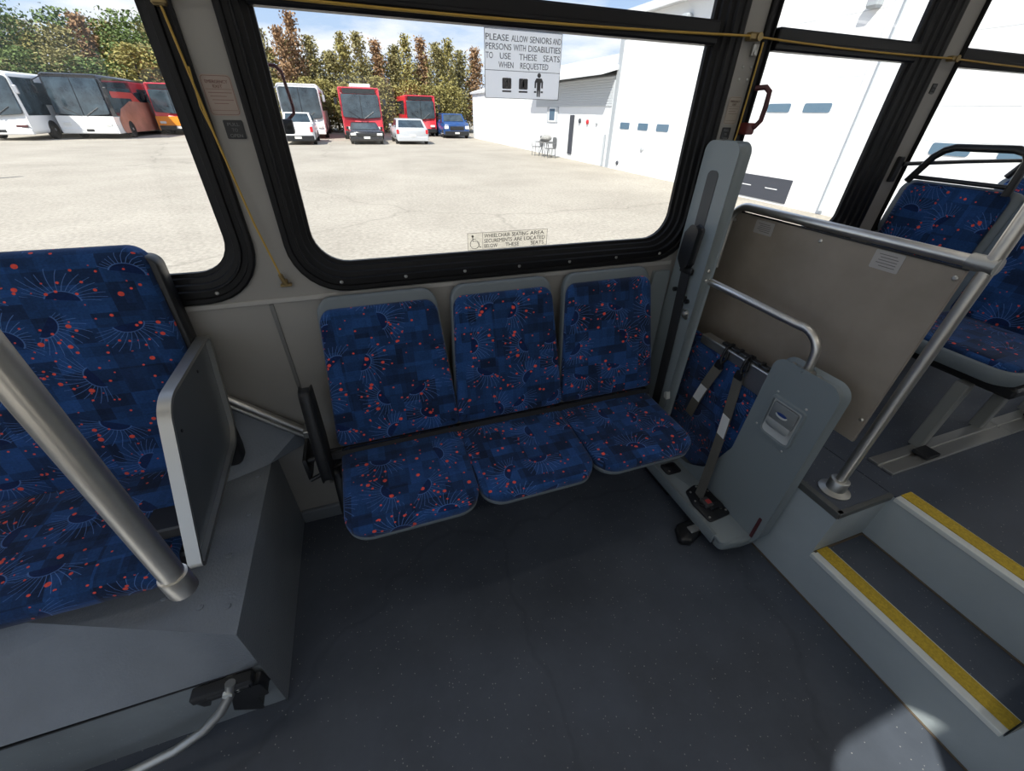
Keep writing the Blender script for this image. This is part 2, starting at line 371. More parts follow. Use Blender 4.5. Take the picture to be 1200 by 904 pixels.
    def obj(s, name, m, parent=None, smooth=False, uv=False, weld=False):
        b = s.b
        if parent is not None:
            loc = world_loc(parent)
            for v in b.verts: v.co -= loc
        bmesh.ops.recalc_face_normals(b, faces=b.faces[:])
        me = bpy.data.meshes.new(name)
        if uv:
            ul = b.loops.layers.uv.new('UVMap')
            off = world_loc(parent) if parent is not None else Vector((0, 0, 0))
            for f in b.faces:
                n = f.normal
                for lp in f.loops:
                    c = lp.vert.co+off
                    if abs(n.x) > .8: lp[ul].uv = (c.y, c.z)
                    else: lp[ul].uv = (c.x, c.z+c.y) if uv == 1 else (c.y, c.z+c.x)
        b.to_mesh(me); b.free()
        if isinstance(m, (list, tuple)):
            for q in m: me.materials.append(q)
        else: me.materials.append(m)
        if smooth:
            for p in me.polygons: p.use_smooth = True
            me.set_sharp_from_angle(angle=math.radians(50))
        o = bpy.data.objects.new(name, me); C.objects.link(o)
        if parent is not None: o.parent = parent
        return o
def world_loc(o):
    l = Vector((0, 0, 0))
    while o is not None: l = l+o.location; o = o.parent
    return l
def thing(name, label, cat, loc=(0, 0, 0), group=None, kind=None):
    o = bpy.data.objects.new(name, None); o.empty_display_size = .05; C.objects.link(o); o.location = loc
    if label: o['label'] = label
    if cat: o['category'] = cat
    if group: o['group'] = group
    if kind: o['kind'] = kind
    return o
def tag(o, label, cat, group=None, kind=None):
    o['label'] = label; o['category'] = cat
    if group: o['group'] = group
    if kind: o['kind'] = kind
    return o
def struct(o, label=None, cat=None):
    o['kind'] = 'structure'
    if label: o['label'] = label
    if cat: o['category'] = cat
    return o
def copy_tree(o, parent=None):
    c = o.copy(); C.objects.link(c); c.parent = parent
    for ch in list(o.children): copy_tree(ch, c)
    return c
def text_obj(name, body, size, org, U, V, m, parent, align='LEFT', sx=1.0, spacing=1.0, ext=.0004, weight=0, width=None):
    """lettering as thin mesh; org = left end of the baseline, U along the line, V up the letters"""
    cu = bpy.data.curves.new(name, 'FONT'); cu.body = body; cu.size = size; cu.align_x = align; cu.extrude = ext; cu.space_character = spacing
    cu.offset = weight; cu.resolution_u = 3
    o = bpy.data.objects.new(name, cu); C.objects.link(o)
    dg = bpy.context.evaluated_depsgraph_get(); dg.update()
    me = bpy.data.meshes.new_from_object(o.evaluated_get(dg)); bpy.data.objects.remove(o); bpy.data.curves.remove(cu)
    if width:
        xs = [v.co.x for v in me.vertices]; x0, x1 = min(xs), max(xs); k = width/(x1-x0)
        for v in me.vertices: v.co.x = (v.co.x-(x0 if align == 'LEFT' else (x0+x1)/2))*k
        sx = 1
    U = Vector(U).normalized(); V = Vector(V).normalized(); N = U.cross(V); loc = world_loc(parent)
    for v in me.vertices: v.co = Vector(org)+U*v.co.x*sx+V*v.co.y+N*v.co.z-loc
    me.materials.clear(); me.materials.append(m)
    q = bpy.data.objects.new(name, me); C.objects.link(q); q.parent = parent
    return q
def arc(c, r, a0, a1, n, ax='x', t=0):
    out = []
    for k in range(n+1):
        a = math.radians(a0+(a1-a0)*k/n); u, v = c[0]+r*math.cos(a), c[1]+r*math.sin(a); out.append(PL[ax](u, v, t))
    return out
def screw(g, p, r=.006, ax='y', h=-.003):
    g.lathe([(r, 0), (r, h*.5), (r*.6, h)], p, ax, 10); return g

# ================================================================== the bus shell
YW = 1.42                    # inner face of the window wall
YA = -1.13                   # inner face of the aisle-side wall
XF, XR, ZC = -3.2, 6.0, 2.38
GZ = -.36

# floor, platform
g = G(); g.box(XF, YA, -.06, 1.413, YW, 0); struct(g.obj('floor', FLOOR), 'speckled dark blue grey vinyl floor of the low section', 'floor')

# window wall -------------------------------------------------------
WINS = [  # glass x0,x1 ; glass z0 ; transom z0,z1 ; glass top ; frame outer l,r ; outer z0,z1
    dict(n=1, gx0=-1.75, gx1=-.402, fx0=-1.83, fx1=-.325, r=.10, R=.17),
    dict(n=2, gx0=-.163, gx1=1.192, fx0=-.243, fx1=1.305, r=.10, R=.16),
    dict(n=3, gx0=1.466, gx1=2.190, fx0=1.394, fx1=2.352, r=.05, R=.08),
    dict(n=4, gx0=2.476, gx1=3.95, fx0=2.462, fx1=4.05, r=.05, R=.06),
    dict(n=5, gx0=4.25, gx1=5.6, fx0=4.17, fx1=5.68, r=.08, R=.12),
    dict(n=6, gx0=-3.05, gx1=-1.99, fx0=-3.12, fx1=-1.91, r=.10, R=.16)]
GZ0, GZ1, FZ0, FZ1, TZ0, TZ1 = 1.163, 2.13, 1.073, 2.20, 1.783, 1.846
def window(w, y, sgn, transom=True, name='window'):
    """sgn -1: seen from -y side (wall at +y)"""
    gx0, gx1, fx0, fx1 = w['gx0'], w['gx1'], w['fx0'], w['fx1']
    z0 = w.get('gz0', GZ0); fz0 = w.get('fz0', FZ0); z1 = w.get('gz1', GZ1); fz1 = w.get('fz1', FZ1)
    root = thing('window_%d' % w['n'], w.get('label'), 'window', ((fx0+fx1)/2, y, fz0), kind='structure')
    inn = rrect(gx0, z0, gx1, z1, w['r'], 8); out = rrect(fx0, fz0, fx1, fz1, w['R'], 8)
    def mix(k): return [(a[0]+(b[0]-a[0])*k, a[1]+(b[1]-a[1])*k) for a, b in zip(inn, out)]
    prof = [(1.0, .004), (1.0, -.010), (.93, -.014), (.80, -.014), (.77, -.008), (.60, -.008), (.57, -.016), (.52, -.016), (.49, -.006), (.33, -.004), (.30, .004), (.14, .008), (.12, .018), (0, .020), (0, .034)]
    g = G(); g.loops([[(u, y-sgn*t*-1 if 0 else y+(-sgn)*t, v) for u, v in mix(k)] for k, t in prof], cap0=False, cap1=False)
    g.obj('window_frame', RUBBER, root)
    g = G(); g.prism(offs(inn, .006), 'y', y-sgn*.030, y-sgn*.035); g.obj('pane', GLASS, root)
    if transom:
        g = G(); yy = sorted((y+sgn*.012, y-sgn*.03))
        g.bbox(gx0-.01, yy[0], TZ0, gx1+.01, yy[1], TZ1, .006); g.bbox(gx0-.01, y+sgn*.02, TZ0+.018, gx1+.01, y-sgn*.005, TZ0+.03, .003)
        g.obj('transom_bar', RUBBERB, root)
    g = G(); n = 7
    for i in range(n):
        x = fx0+.14+(fx1-fx0-.28)*i/(n-1); g.lathe([(.006, 0), (.006, -.004), (.003, -.006)] if sgn < 0 else [(.006, 0), (.006, .004), (.003, .006)], (x, y+sgn*.006, (z0*.35+fz0*.65)), 'y', 8)
    g.split('screw', STEELD, root)
    return root
WL = ['window glass with black rubber frame above the left double bench', 'wide window in a black rubber frame above the three folding seats',
      'window with a crossbar behind the brown partition', 'window beside the rear seats, right edge of the picture', None, None]
holes = []
for w, lb in zip(WINS, WL):
    if lb: w['label'] = lb
    window(w, YW, -1, transom=(w['n'] != 1 or True)); holes.append(rrect(w['fx0']+.012, FZ0+.012, w['fx1']-.012, FZ1-.012, w['R'], 8) if w['n'] != 4 else rrect(w['fx0']+.004, FZ0+.012, w['fx1']-.012, FZ1-.012, w['R'], 8))
g = G(); g.plate([(XF, -.06), (XR, -.06), (XR, ZC), (XF, ZC)], holes, 'y', YW, .03)
struct(g.obj('wall_window_side', WALLM), 'light grey laminate bus side wall holding the windows', 'wall')
g = G(); g.plate([(XF-.05, GZ+.05), (XR, GZ+.05), (XR, ZC+.15), (XF-.05, ZC+.15)], holes, 'y', YW+.05, .015)
struct(g.obj('wall_outer_skin', WALLOUT))
# sill line and vertical seam
g = G(); g.bbox(XF, YW-.006, 1.052, 1.24, YW+.002, 1.068, .002); struct(g.obj('trim_1', TRIMM), 'thin light ledge line under the windows', 'trim')
g = G(); g.bbox(-.338, YW-.004, .20, -.325, YW+.002, 1.05, .002); struct(g.obj('trim_2', SEAMM), 'dark vertical seam strip on the wall left of the seats', 'trim')
g = G(); g.bbox(-.49, YW-.02, 0, 1.20, YW+.002, .07, .005); struct(g.obj('baseboard_window_side', BOXM), 'grey cove base along the wall under the seats', 'baseboard')

# aisle-side wall (behind the camera) with door glass and windows
AW = [dict(n=7, gx0=-.02, gx1=.41, fx0=-.075, fx1=.47, r=.09, R=.12, gz0=.45, fz0=.38, gz1=1.80, fz1=1.86),
      dict(n=8, gx0=-1.28, gx1=-.60, fx0=-1.33, fx1=-.55, r=.09, R=.12, gz0=.45, fz0=.38, gz1=1.79, fz1=1.85),
      dict(n=9, gx0=-2.9, gx1=-1.43, fx0=-2.97, fx1=-1.37, r=.09, R=.12, gz0=.45, fz0=.38),
      dict(n=10, gx0=2.9, gx1=5.5, fx0=2.8, fx1=5.6, r=.09, R=.12)]
holes = []
for w in AW:
    window(w, YA, 1, transom=False)
    holes.append(rrect(w['fx0']+.012, w.get('fz0', FZ0)+.012, w['fx1']-.012, w.get('fz1', FZ1)-.012, w['R'], 8))
g = G(); g.plate([(XF, -.06), (XR, -.06), (XR, ZC), (XF, ZC)], holes, 'y', YA, -.04); struct(g.obj('wall_door_side', WALLM))
# front with windscreen, rear wall, ceiling
g = G(); g.plate([(YA, -.06), (YW, -.06), (YW, ZC), (YA, ZC)], [rrect(YA+.12, .85, YW-.12, 2.15, .1, 6)], 'x', XF, -.04); struct(g.obj('wall_front', WALLM))
g = G(); g.prism(rrect(YA+.11, .84, YW-.11, 2.16, .1, 6), 'x', XF-.02, XF-.026); struct(g.obj('window_11', GLASS))
g = G(); g.box(XR, YA, -.06, XR+.04, YW, ZC); struct(g.obj('wall_rear', WALLM))
g = G(); g.box(XF-.05, YA-.05, ZC, XR+.05, YW+.065, ZC+.04); struct(g.obj('ceiling', CEILM))
g = G(); g.box(XF, YA-.1, ZC+.13, XR, YW+.065, ZC+.17); struct(g.obj('trim_3', WALLOUT))
# unseen ceiling strips, added as fill light for the interior
for i, (x0, x1) in enumerate(((-2.8, -.2), (.1, 2.7), (3.0, 5.6))):
    for y in (-.62, .92):
        t = thing('ceiling_fill', 'long strip in the ceiling out of view, added as fill light', 'fill light', ((x0+x1)/2, y, ZC), 'added ceiling fill strips')
        G().bbox(x0, y-.07, ZC-.03, x1, y+.07, ZC-.001, .01).obj('housing', CEILM, t)
        G().bbox(x0+.03, y-.05, ZC-.045, x1-.03, y+.05, ZC-.03, .006).obj('diffuser', FILLM, t)
        la = bpy.data.lights.new('fill_light', 'AREA'); la.shape = 'RECTANGLE'; la.size = x1-x0-.1; la.size_y = .1; la.energy = FILL_W[y]; la.color = (1, .96, .9)
        lo = bpy.data.objects.new('fill_light', la); C.objects.link(lo); lo.parent = t; lo.location = (0, 0, -.05)

# ================================================================== raised rear platform with steps
PX, PZ, SZ, SX, SY0, SY1 = 1.413, .436, .210, 1.69, .468, -.112
g = G()
g.box(PX, SY0, 0, SX, YW-.001, PZ-.006)
g.box(SX, YA, 0, XR, YW-.001, PZ-.006)
g.box(PX, YA, 0, SX, SY1, PZ-.006)
g.box(PX, SY1, 0, SX, SY0, SZ-.006)
struct(g.obj('trim_4', PLATFORM), 'grey painted step risers of the raised rear floor', 'step')
g = G()
g.box(PX+.004, SY0+.004, PZ-.006, SX, YW-.001, PZ); g.box(SX+.004, YA, PZ-.006, XR, YW-.001, PZ); g.box(PX+.004, YA, PZ-.006, SX, SY1-.004, PZ)
struct(g.obj('floor_raised', FLOOR), 'speckled dark vinyl of the raised rear floor', 'floor')
g = G(); g.box(PX+.004, SY1+.002, SZ-.006, SX-.001, SY0-.002, SZ); struct(g.obj('floor_step', FLOOR), 'dark speckled tread of the lower step', 'floor')
def nosing(x, z, y0, y1, label):
    t = thing('step_nosing', label, 'step edge', (x, (y0+y1)/2, z), 'yellow step edges')
    g = G(); g.bbox(x-.006, y0, z-.016, x+.022, y1, z+.003, .002); g.bbox(x+.0225, y0, z+.0005, x+.084, y1, z+.002, .0005); g.obj('edge_strip', ALU, t)
    G().bbox(x+.0232, y0, z+.0018, x+.078, y1, z+.0055, .001).obj('grip_tape', YEL, t)
nosing(PX, SZ, SY1+.004, SY0-.002, 'yellow grit strip with white metal edge on the lower step')
nosing(SX, PZ, YA, SY0-.012, 'yellow grit strip with white metal edge at the top of the steps')
g = G(); g.bbox(PX-.004, SY0-.002, PZ-.024, PX+.002, 1.2, PZ+.002, .001); g.bbox(PX-.004, SY0-.002, PZ, PX+.02, 1.2, PZ+.003, .001)
g.bbox(PX, SY0-.005, PZ-.022, SX, SY0, PZ+.002, .001); g.bbox(PX, SY0-.004, PZ, SX, SY0+.012, PZ+.003, .001)
struct(g.obj('trim_5', mat('dark metal angle', (.13, .135, .13), .45, .5)), 'dull metal angle along the edge of the raised floor', 'trim')
g = G(); g.bbox(PX-.006, -1.0, 0, PX+.001, SY0+.9, .005, .001); g.bbox(SX-.008, SY1, SZ, SX, SY0, SZ+.004, .001); g.bbox(PX+.01, SY0-.008, SZ, SX, SY0, SZ+.004, .001)
struct(g.obj('trim_6', mat('brown sealant', (.10, .075, .05), .7)), 'brown sealant line where the riser meets the floor', 'trim')

# ================================================================== wheelhouse box on the left
t = thing('wheelhouse_box', 'grey textured steel wheelhouse box under the left bench', 'wheelhouse', (-.9, 1.05, 0), kind=None)
bx = -.493
g = G()
g.b.free(); g.b = bmesh.new()
V = [(bx, .69, .45), (bx, YW-.004, .45), (-2.2, YW-.004, .45), (-2.2, 1.372, .45), (-1.0, .893, .45),     # top
     (bx, .69, .272), (-2.2, .69, .305), (-2.2, YW-.004, .305)]
vs = [g.b.verts.new(p) for p in V]
g.b.faces.new((vs[0], vs[1], vs[2], vs[3], vs[4]))
n_ = 24; rowA = []; rowB = []
for k in range(n_+1):
    x_ = bx+(-2.2-bx)*k/n_; rowA.append((x_, .69+(bx-x_)*.4, .45)); rowB.append((x_, .69, .272+(.033)*k/n_))
rows_ = [[g.b.verts.new(tuple(a_[i]*(1-j/4)+b_[i]*j/4 for i in range(3))) for a_, b_ in zip(rowA, rowB)] for j in range(5)]
for r0_, r1_ in zip(rows_, rows_[1:]):
    for k in range(n_): g.b.faces.new((r0_[k], r0_[k+1], r1_[k+1], r1_[k]))
bot = [g.b.verts.new(p) for p in ((bx, .69, 0), (bx, YW-.004, 0))]
g.b.faces.new((vs[1], vs[0], vs[5], bot[0], bot[1]))
g.b.faces.new((vs[2], vs[3], vs[6], vs[7]))
bmesh.ops.remove_doubles(g.b, verts=g.b.verts[:], dist=.0001)
g.obj('body', BOXM, t, smooth=True)
g = G(); g.box(-2.2, .697, .001, bx-.002, YW-.006, .27); g.obj('kick_skirt', FLOOR2, t)
g = G(); g.loops([[(-.66, 1.27, .4515), (-.66, YW-.003, .82), (-.66, YW-.003, .4515)], [(-.50, 1.33, .4515), (-.375, YW-.003, .53), (-.375, YW-.003, .4515)]]); g.obj('arch_slope', BOXM, t)
g = G(); g.bbox(-2.2, .689, .266, bx-.02, .70, .272, .001); g.obj('lip', BLACK, t)
g = G()
for p in ((-.53, .78, .45), (-.56, .95, .45), (-.53, 1.10, .45), (-.60, .80, .45), (-.53, 1.28, .45), (-.70, .86, .45)): g.lathe([(.009, 0), (.008, .003), (.003, .004)], p, 'z', 10)
g.lathe([(.004, 0), (.004, .002), (.002, .003)], (bx, .80, .24), 'x', 8)
g.split('bolt', BOXM, t)
# folding tube and its black hinge under the lip
pts = [(-.560, .665, .275), (-.572, .655, .235), (-.605, .64, .19), (-.66, .63, .14), (-.74, .62, .105), (-.84, .615, .085), (-1.0, .61, .07), (-1.3, .61, .055), (-1.7, .61, .03)]
ft = G().tube(pts, .013, 12).obj('folding_tube', STEELD, t, smooth=True)
g = G(); g.bbox(-.66, .655, .235, -.51, .69, .268, .006); g.tube([(-.62, .67, .245), (-.52, .67, .245)], .019, 12)
g.prism(rpoly([(-.548, .245), (-.50, .235), (-.495, .165), (-.525, .175), (-.53, .085), (-.59, .14), (-.575, .2)], .006, 3), 'y', .655, .69, .003); g.prism(rpoly([(-.66, .25), (-.62, .25), (-.63, .20), (-.645, .205)], .004), 'y', .66, .69)
g.obj('hinge_bracket', BLACK, ft, smooth=True)
g = G(); g.tube([(-.572, .645, .25), (-.572, .70, .25)], .012, 10); g.tube([(-.548, .652, .245), (-.548, .66, .245)], .006, 8); g.split('hinge_pin', ALU, ft, smooth=True)

# ================================================================== double bench on the left
def seat_unit_back(g, cx, w, yb, zb, yt, zt, th, rad, crown, taper=.14, prof=None, bend=.0):
    V_ = Vector((0, yt-yb, zt-zb)); H = V_.length
    lp = rpoly([(-w/2, 0), (w/2, 0), (w/2, H), (-w/2, H)], rad, 7)
    g.pad(lp, prof, (cx, yb, zb), (1, 0, 0), V_, crown, taper, bend=bend)
t = thing('bench_seat', 'blue patterned double bench on the wheelhouse at the left edge', 'bench', (-1.1, 1.1, .45))
g = G(); seat_unit_back(g, -1.14, 1.13, 1.255, .565, 1.35, 1.272, .08, [.02, .02, .05, .05], .012, .0, [(.02, -.06), (0, -.05), (0, -.012), (.006, -.002), (.02, .006), (.05, .010)])
g.obj('backrest', FAB, t, smooth=True, uv=1)
g = G(); seat_unit_back(g, -1.14, 1.165, 1.335, .50, 1.395, 1.240, .04, .03, 0, 0, [(.004, -.02), (0, -.014), (0, .030), (.004, .036)]); g.obj('back_shell', BLACK, t, smooth=True)
g = G(); g.pad(rpoly([(-1.70, .855), (-.655, .855), (-.655, 1.33), (-1.70, 1.33)], [.05, .06, .02, .02], 7), [(.03, -.09), (.005, -.075), (0, -.05), (0, -.03), (.008, -.012), (.03, 0), (.06, .006)], (0, 0, .575), (1, 0, 0), (0, 1, 0), .012)
g.obj('seat_cushion', FAB, t, smooth=True, uv=1)
g = G(); g.bbox(-1.70, .90, .4515, -.70, 1.33, .487, .01); g.bbox(-.70, .93, .452, -.635, 1.05, .53, .01); g.obj('seat_frame', BLACK, t)

# arm panel at the right end of the bench
t = thing('arm_panel', 'grey parallelogram end panel with steel frame beside the left bench', 'arm panel', (-.555, 1.1, .45))
lp = rpoly([(.775, .615), (1.275, .655), (1.405, .985), (1.015, .985)], [.015, .10, .02, .10], 8)
# note: plane x, loop in (y, z)
inn = offs(lp, -.011)
g = G(); f = PL['x']
g.loops([[f(u, v, -.556) for u, v in lp], [f(u, v, -.526) for u, v in lp], [f(u, v, -.526) for u, v in offs(lp, -.004)], [f(u, v, -.527) for u, v in inn], [f(u, v, -.541) for u, v in inn], ], cap0=False, cap1=False)
g.loops([[f(u, v, -.541) for u, v in inn], [f(u, v, -.553) for u, v in inn], [f(u, v, -.556) for u, v in lp]], cap0=False, cap1=False)
g.obj('panel_frame', STEELD, t, smooth=True)
g = G(); g.prism(offs(lp, -.010), 'x', -.549, -.541); g.obj('panel_insert', INSET, t)
g = G(); screw(g, (-.541, 1.03, .88), .005, 'x', .003); screw(g, (-.541, 1.25, .93), .005, 'x', .003); g.split('rivet', BLACK, t)
g = G(); g.bbox(-.70, .93, .600, -.554, 1.02, .640, .006); g.obj('support_bracket', BLACK, t)

# slanted steel rail along the wall and the black armrest bracket
t = thing('wall_rail', 'slanted twin steel rail against the wall behind the arm panel', 'rail', (-.45, 1.38, .6))
G().tube([(-.60, 1.392, .775), (-.345, 1.392, .525)], .014, 14).obj('upper_tube', STEEL, t, smooth=True)
G().tube([(-.60, 1.392, .742), (-.36, 1.392, .505)], .009, 12).obj('lower_tube', STEELD, t, smooth=True)
g = G(); g.bbox(-.36, 1.36, .47, -.32, 1.419, .55, .004); g.obj('wall_bracket', STEELD, t)
# ================================================================== three folding seats
SEATX = [.002, .452, .905]
def flip_seat():
    t = thing('flip_up_chair', '', 'seat', (0, 1.2, .45), 'folding seats under the wide window')
    # backrest
    g = G(); seat_unit_back(g, 0, .470, 1.265, .53, 1.395, 1.065, .03, [.03, .03, .055, .055], 0, .165, [(.01, -.02), (0, -.014), (0, .008), (.004, .014), (.012, .016)], .004)
    g.obj('back_shell', SHELL, t, smooth=True)
    g = G(); seat_unit_back(g, 0, .462, 1.247, .545, 1.372, 1.030, .03, [.03, .03, .045, .045], .010, .165, [(.012, -.012), (.0, -.006), (0, .004), (.004, .012), (.014, .018), (.035, .021)], .012)
    g.obj('back_cushion', FAB, t, smooth=True, uv=1)
    # seat
    lp = rpoly([(-.222, .868), (.222, .868), (.232, 1.29), (-.232, 1.29)], [.085, .085, .03, .03], 9)
    g = G(); g.pad(offs(lp, -.002), [(.05, -.075), (.014, -.064), (.002, -.054), (0, -.040), (.004, -.034)], (0, 0, .50), (1, 0, 0), (0, 1, 0), 0); g.obj('seat_shell', SHELL, t, smooth=True)
    g = G(); g.pad(offs(lp, .0), [(.008, -.046), (0, -.038), (0, -.016), (.005, -.006), (.018, 0), (.04, .003)], (0, 0, .50), (1, 0, 0), (0, 1, 0), .004, bend=.008); g.obj('seat_cushion', FAB, t, smooth=True, uv=1)
    g = G(); g.bbox(-.15, 1.18, .40, -.11, 1.40, .445, .004); g.bbox(.11, 1.18, .40, .15, 1.40, .445, .004); g.split('hinge_arm', BLACK, t)
    return t
s0 = flip_seat()
FS = ['blue patterned folding seat, left one of the three under the window', 'blue patterned folding seat in the middle of the three', 'blue patterned folding seat nearest the grey barrier, right of three']
for i, x in enumerate(SEATX):
    o = s0 if i == 0 else copy_tree(s0)
    o.location.x = x; o['label'] = FS[i]
t = s0
ar = G().prism(rpoly([(1.235, .80), (1.285, .805), (1.27, .60), (1.225, .44), (1.165, .45), (1.175, .56)], [.015, .015, .03, .02, .025, .03], 5), 'x', -.300, -.262, .008).obj('armrest', BLACK, t, smooth=True)
G().prism(rpoly([(1.20, .47), (1.255, .45), (1.215, .25), (1.17, .24), (1.15, .30)], .02, 4), 'x', -.268, -.238, .006).obj('lower_arm', BLACK, ar, smooth=True)
g = G(); g.tube([(-.36, 1.25, .50), (-.22, 1.25, .52)], .010, 8); g.tube([(-.35, 1.22, .43), (-.22, 1.24, .47)], .008, 8); g.bbox(-.36, 1.23, .42, -.345, 1.419, .52, .003); g.obj('pivot_rod', BLACK, ar, smooth=True)
t = thing('seat_mount_rail', 'black mounting rail running in the gap behind the three folding seats', 'seat rail', (.45, 1.33, .45))
g = G(); g.bbox(-.30, 1.30, .38, 1.20, 1.345, .46, .006); g.obj('beam', BLACK, t)
g = G(); g.ribbon([(-.26, 1.238, .508), (.2, 1.243, .512), (.225, 1.24, .514), (.452, 1.243, .514), (.68, 1.24, .514), (.9, 1.243, .514), (1.14, 1.24, .512)], .028, .006, (0, .3, 1)); g.obj('lap_belt', WEBD, t)
for x in (.22, .68):
    G().tube([(x, 1.33, .40), (x, 1.405, .40)], .02, 10).obj('wall_mount', BLACK, t)

# ================================================================== wall post with shoulder belt
t = thing('belt_post', 'tall grey moulded wall post holding a black shoulder belt', 'belt post', (1.275, 1.33, 0))
px0, px1 = 1.25, 1.305
out_ = rpoly([(1.235, .10), (1.235, 1.512), (1.385, 1.512), (1.395, 1.05), (1.419, .60), (1.419, .10)], [.01, .03, .03, .1, .01, .01], 6)
G().prism(out_, 'x', px1, px0, .007, 3).obj('post_shell', MOULD, t, smooth=True)
G().prism(rpoly([(1.292, 1.15), (1.292, 1.425), (1.345, 1.425), (1.345, 1.15)], .02, 5), 'x', px0-.002, px0+.004).obj('slot', mat('slot grey', (.05, .055, .06), .5), t)
g = G(); g.prism(rpoly([(1.285, 1.225), (1.318, 1.235), (1.345, 1.20), (1.35, 1.10), (1.315, 1.06), (1.295, 1.09)], .015, 4), 'x', px0-.035, px0-.002, .006); g.bbox(px0-.02, 1.275, 1.045, px0-.004, 1.345, 1.07, .004); g.obj('belt_guide', BLACK, t, smooth=True)
G().ribbon([(px0-.014, 1.312, 1.06), (px0-.010, 1.308, .93), (px0-.008, 1.300, .75), (px0-.008, 1.290, .50), (px0-.008, 1.285, .30)], .05, .004, (0, 1, 0)).obj('belt_webbing', WEBD, t)
g = G(); g.bbox(px0-.016, 1.275, .93, px0-.004, 1.285, .955, .002); g.tube([(px0-.012, 1.355, .96), (px0, 1.355, .96)], .01, 8); g.tube([(px0-.012, 1.268, .935), (px0, 1.268, .935)], .010, 8); g.split('anchor_bolt', BLACK, t, smooth=True)
g = G()
for p in ((px0+.028, 1.234, 1.075), (px0+.028, 1.234, 1.035)): screw(g, p, .007, 'y', -.006)
g.split('screw', STEEL, t, smooth=True)
g = G(); g.prism(rpoly([(1.242, .86), (1.275, .86), (1.275, .90), (1.242, .90)], .01), 'x', px0-.006, px0+.001); g.lathe([(.009, 0), (.009, -.012), (.004, -.015)], (px0-.004, 1.258, .885), 'x', 10); g.obj('belt_stud', STEEL, t, smooth=True)
G().prism(rpoly([(1.215, .45), (1.24, .455), (1.245, .48), (1.23, .49)], .004), 'x', px0-.01, px0+.01).obj('latch_tab', ALU, t)
# flared wall bracket beside the post
g = G(); g.prism(rpoly([(1.10, .30), (1.155, 1.03), (1.235, 1.03), (1.249, .35)], [.01, .01, .01, .01]), 'y', 1.419, 1.40); tag(g.obj('wall_cover', MOULD), 'grey tapered cover plate on the wall left of the belt post', 'cover plate')

# ================================================================== wheelchair barrier
t = thing('wheelchair_barrier', 'grey moulded wheelchair barrier with blue pad, latch and tie-down straps', 'wheelchair barrier', (1.32, .9, 0))
XB = 1.345
hl = rpoly([(.632, .862), (.632, .13), (.66, .045), (1.16, .045), (1.16, .105), (1.06, .12), (.95, .20), (.872, .40), (.858, .862)], [.04, .06, .05, .01, .03, .12, .15, .1, .035], 7)[::-1]
G().prism(hl, 'x', 1.400, XB, .014, 4).obj('housing', MOULD, t, smooth=True)
g = G(); g.prism(rpoly([(1.200, .655), (1.375, .655), (1.375, 1.235), (1.200, 1.235)], [.02, .01, .01, .01]), 'z', .078, .100, .004); g.bbox(1.196, .70, .045, 1.212, 1.235, .104, .003)
g.prism(rpoly([(1.200, .655), (1.30, .64), (1.398, .64), (1.398, .69), (1.200, .70)], [.03, .03, .01, .01, .01], 5), 'z', .04, .0985, .012); g.obj('base_tray', MOULD, t, smooth=True)
g = G(); g.bbox(1.21, 1.0, 0.001, 1.38, 1.22, .08, .01); g.bbox(1.23, .72, .001, 1.36, .85, .06, .01); g.split('pedestal', BLACK, t)
g = G(); g.prism(rpoly([(.84, .76), (.84, .12), (1.395, .12), (1.395, .76)], [.01, .02, .02, .02]), 'x', 1.405, 1.368, .010, 3); g.obj('pad', FAB, t, smooth=True, uv=2)
g = G(); g.bbox(1.362, .85, .762, 1.408, 1.245, .778, .004); g.bbox(1.362, .85, .675, 1.369, .975, .77, .003); g.bbox(1.364, .975, .735, 1.369, 1.245, .77, .002); g.obj('top_bar', STEELD, t)
g = G(); g.bbox(1.375, .90, .776, 1.400, 1.14, .788, .004)
for y in (.94, .99, 1.05, 1.10): g.bbox(1.372, y-.008, .776, 1.403, y+.008, .794, .003)
g.obj('hook_rail', BLACK, t)
# latch with its oval emblem
xl = XB
def K(y, z): return (y*XB/1.28, CAM_H+(z-CAM_H)*XB/1.28)
def KL(l): return [K(*p) for p in l]
g = G(); lo_ = rpoly(KL([(.648, .614), (.782, .614), (.782, .782), (.648, .782)]), [.03, .03, .018, .018], 6); li = offs(lo_, -.013)
g.loops([[f(u, v, xl+.001) for u, v in lo_], [f(u, v, xl-.010) for u, v in offs(lo_, -.003)], [f(u, v, xl-.010) for u, v in offs(li, .002)], [f(u, v, xl+.004) for u, v in li]], cap0=False, cap1=False); g.obj('latch_frame', MOULD, t, smooth=True)
G().prism(offs(li, .003), 'x', xl-.001, xl+.003).obj('latch_recess', mat('pale recess', (.55, .57, .56), .5), t)
lat = G().prism(rpoly(KL([(.667, .682), (.763, .682), (.763, .762), (.667, .762)]), [.022, .022, .008, .008], 5), 'x', xl-.002, xl-.012, .003).obj('latch_handle', mat('latch grey', (.17, .185, .19), .4), t, smooth=True)
G().prism(rpoly(KL([(.669, .664), (.761, .664), (.761, .696), (.669, .696)]), [.03, .03, .004, .004], 5), 'x', xl-.010, xl-.016, .002).obj('handle_lip', mat('latch lip grey', (.30, .32, .32), .4), lat, smooth=True)
ey, ez = K(.717, .726)
G().prism([(ey+.022*math.cos(a*PI/12), ez+.0085*math.sin(a*PI/12)) for a in range(24)], 'x', xl-.012, xl-.0135).obj('emblem', BLUEE, lat)
G().prism([(ey+.024*math.cos(a*PI/12), ez+.012*math.sin(a*PI/12)) for a in range(12, 25)]+[(ey+.020*math.cos(a*PI/12), ez+.002+.006*math.sin(a*PI/12)) for a in range(24, 11, -1)], 'x', xl-.012, xl-.0142).obj('emblem_crescent', ALU, lat)
g = G()
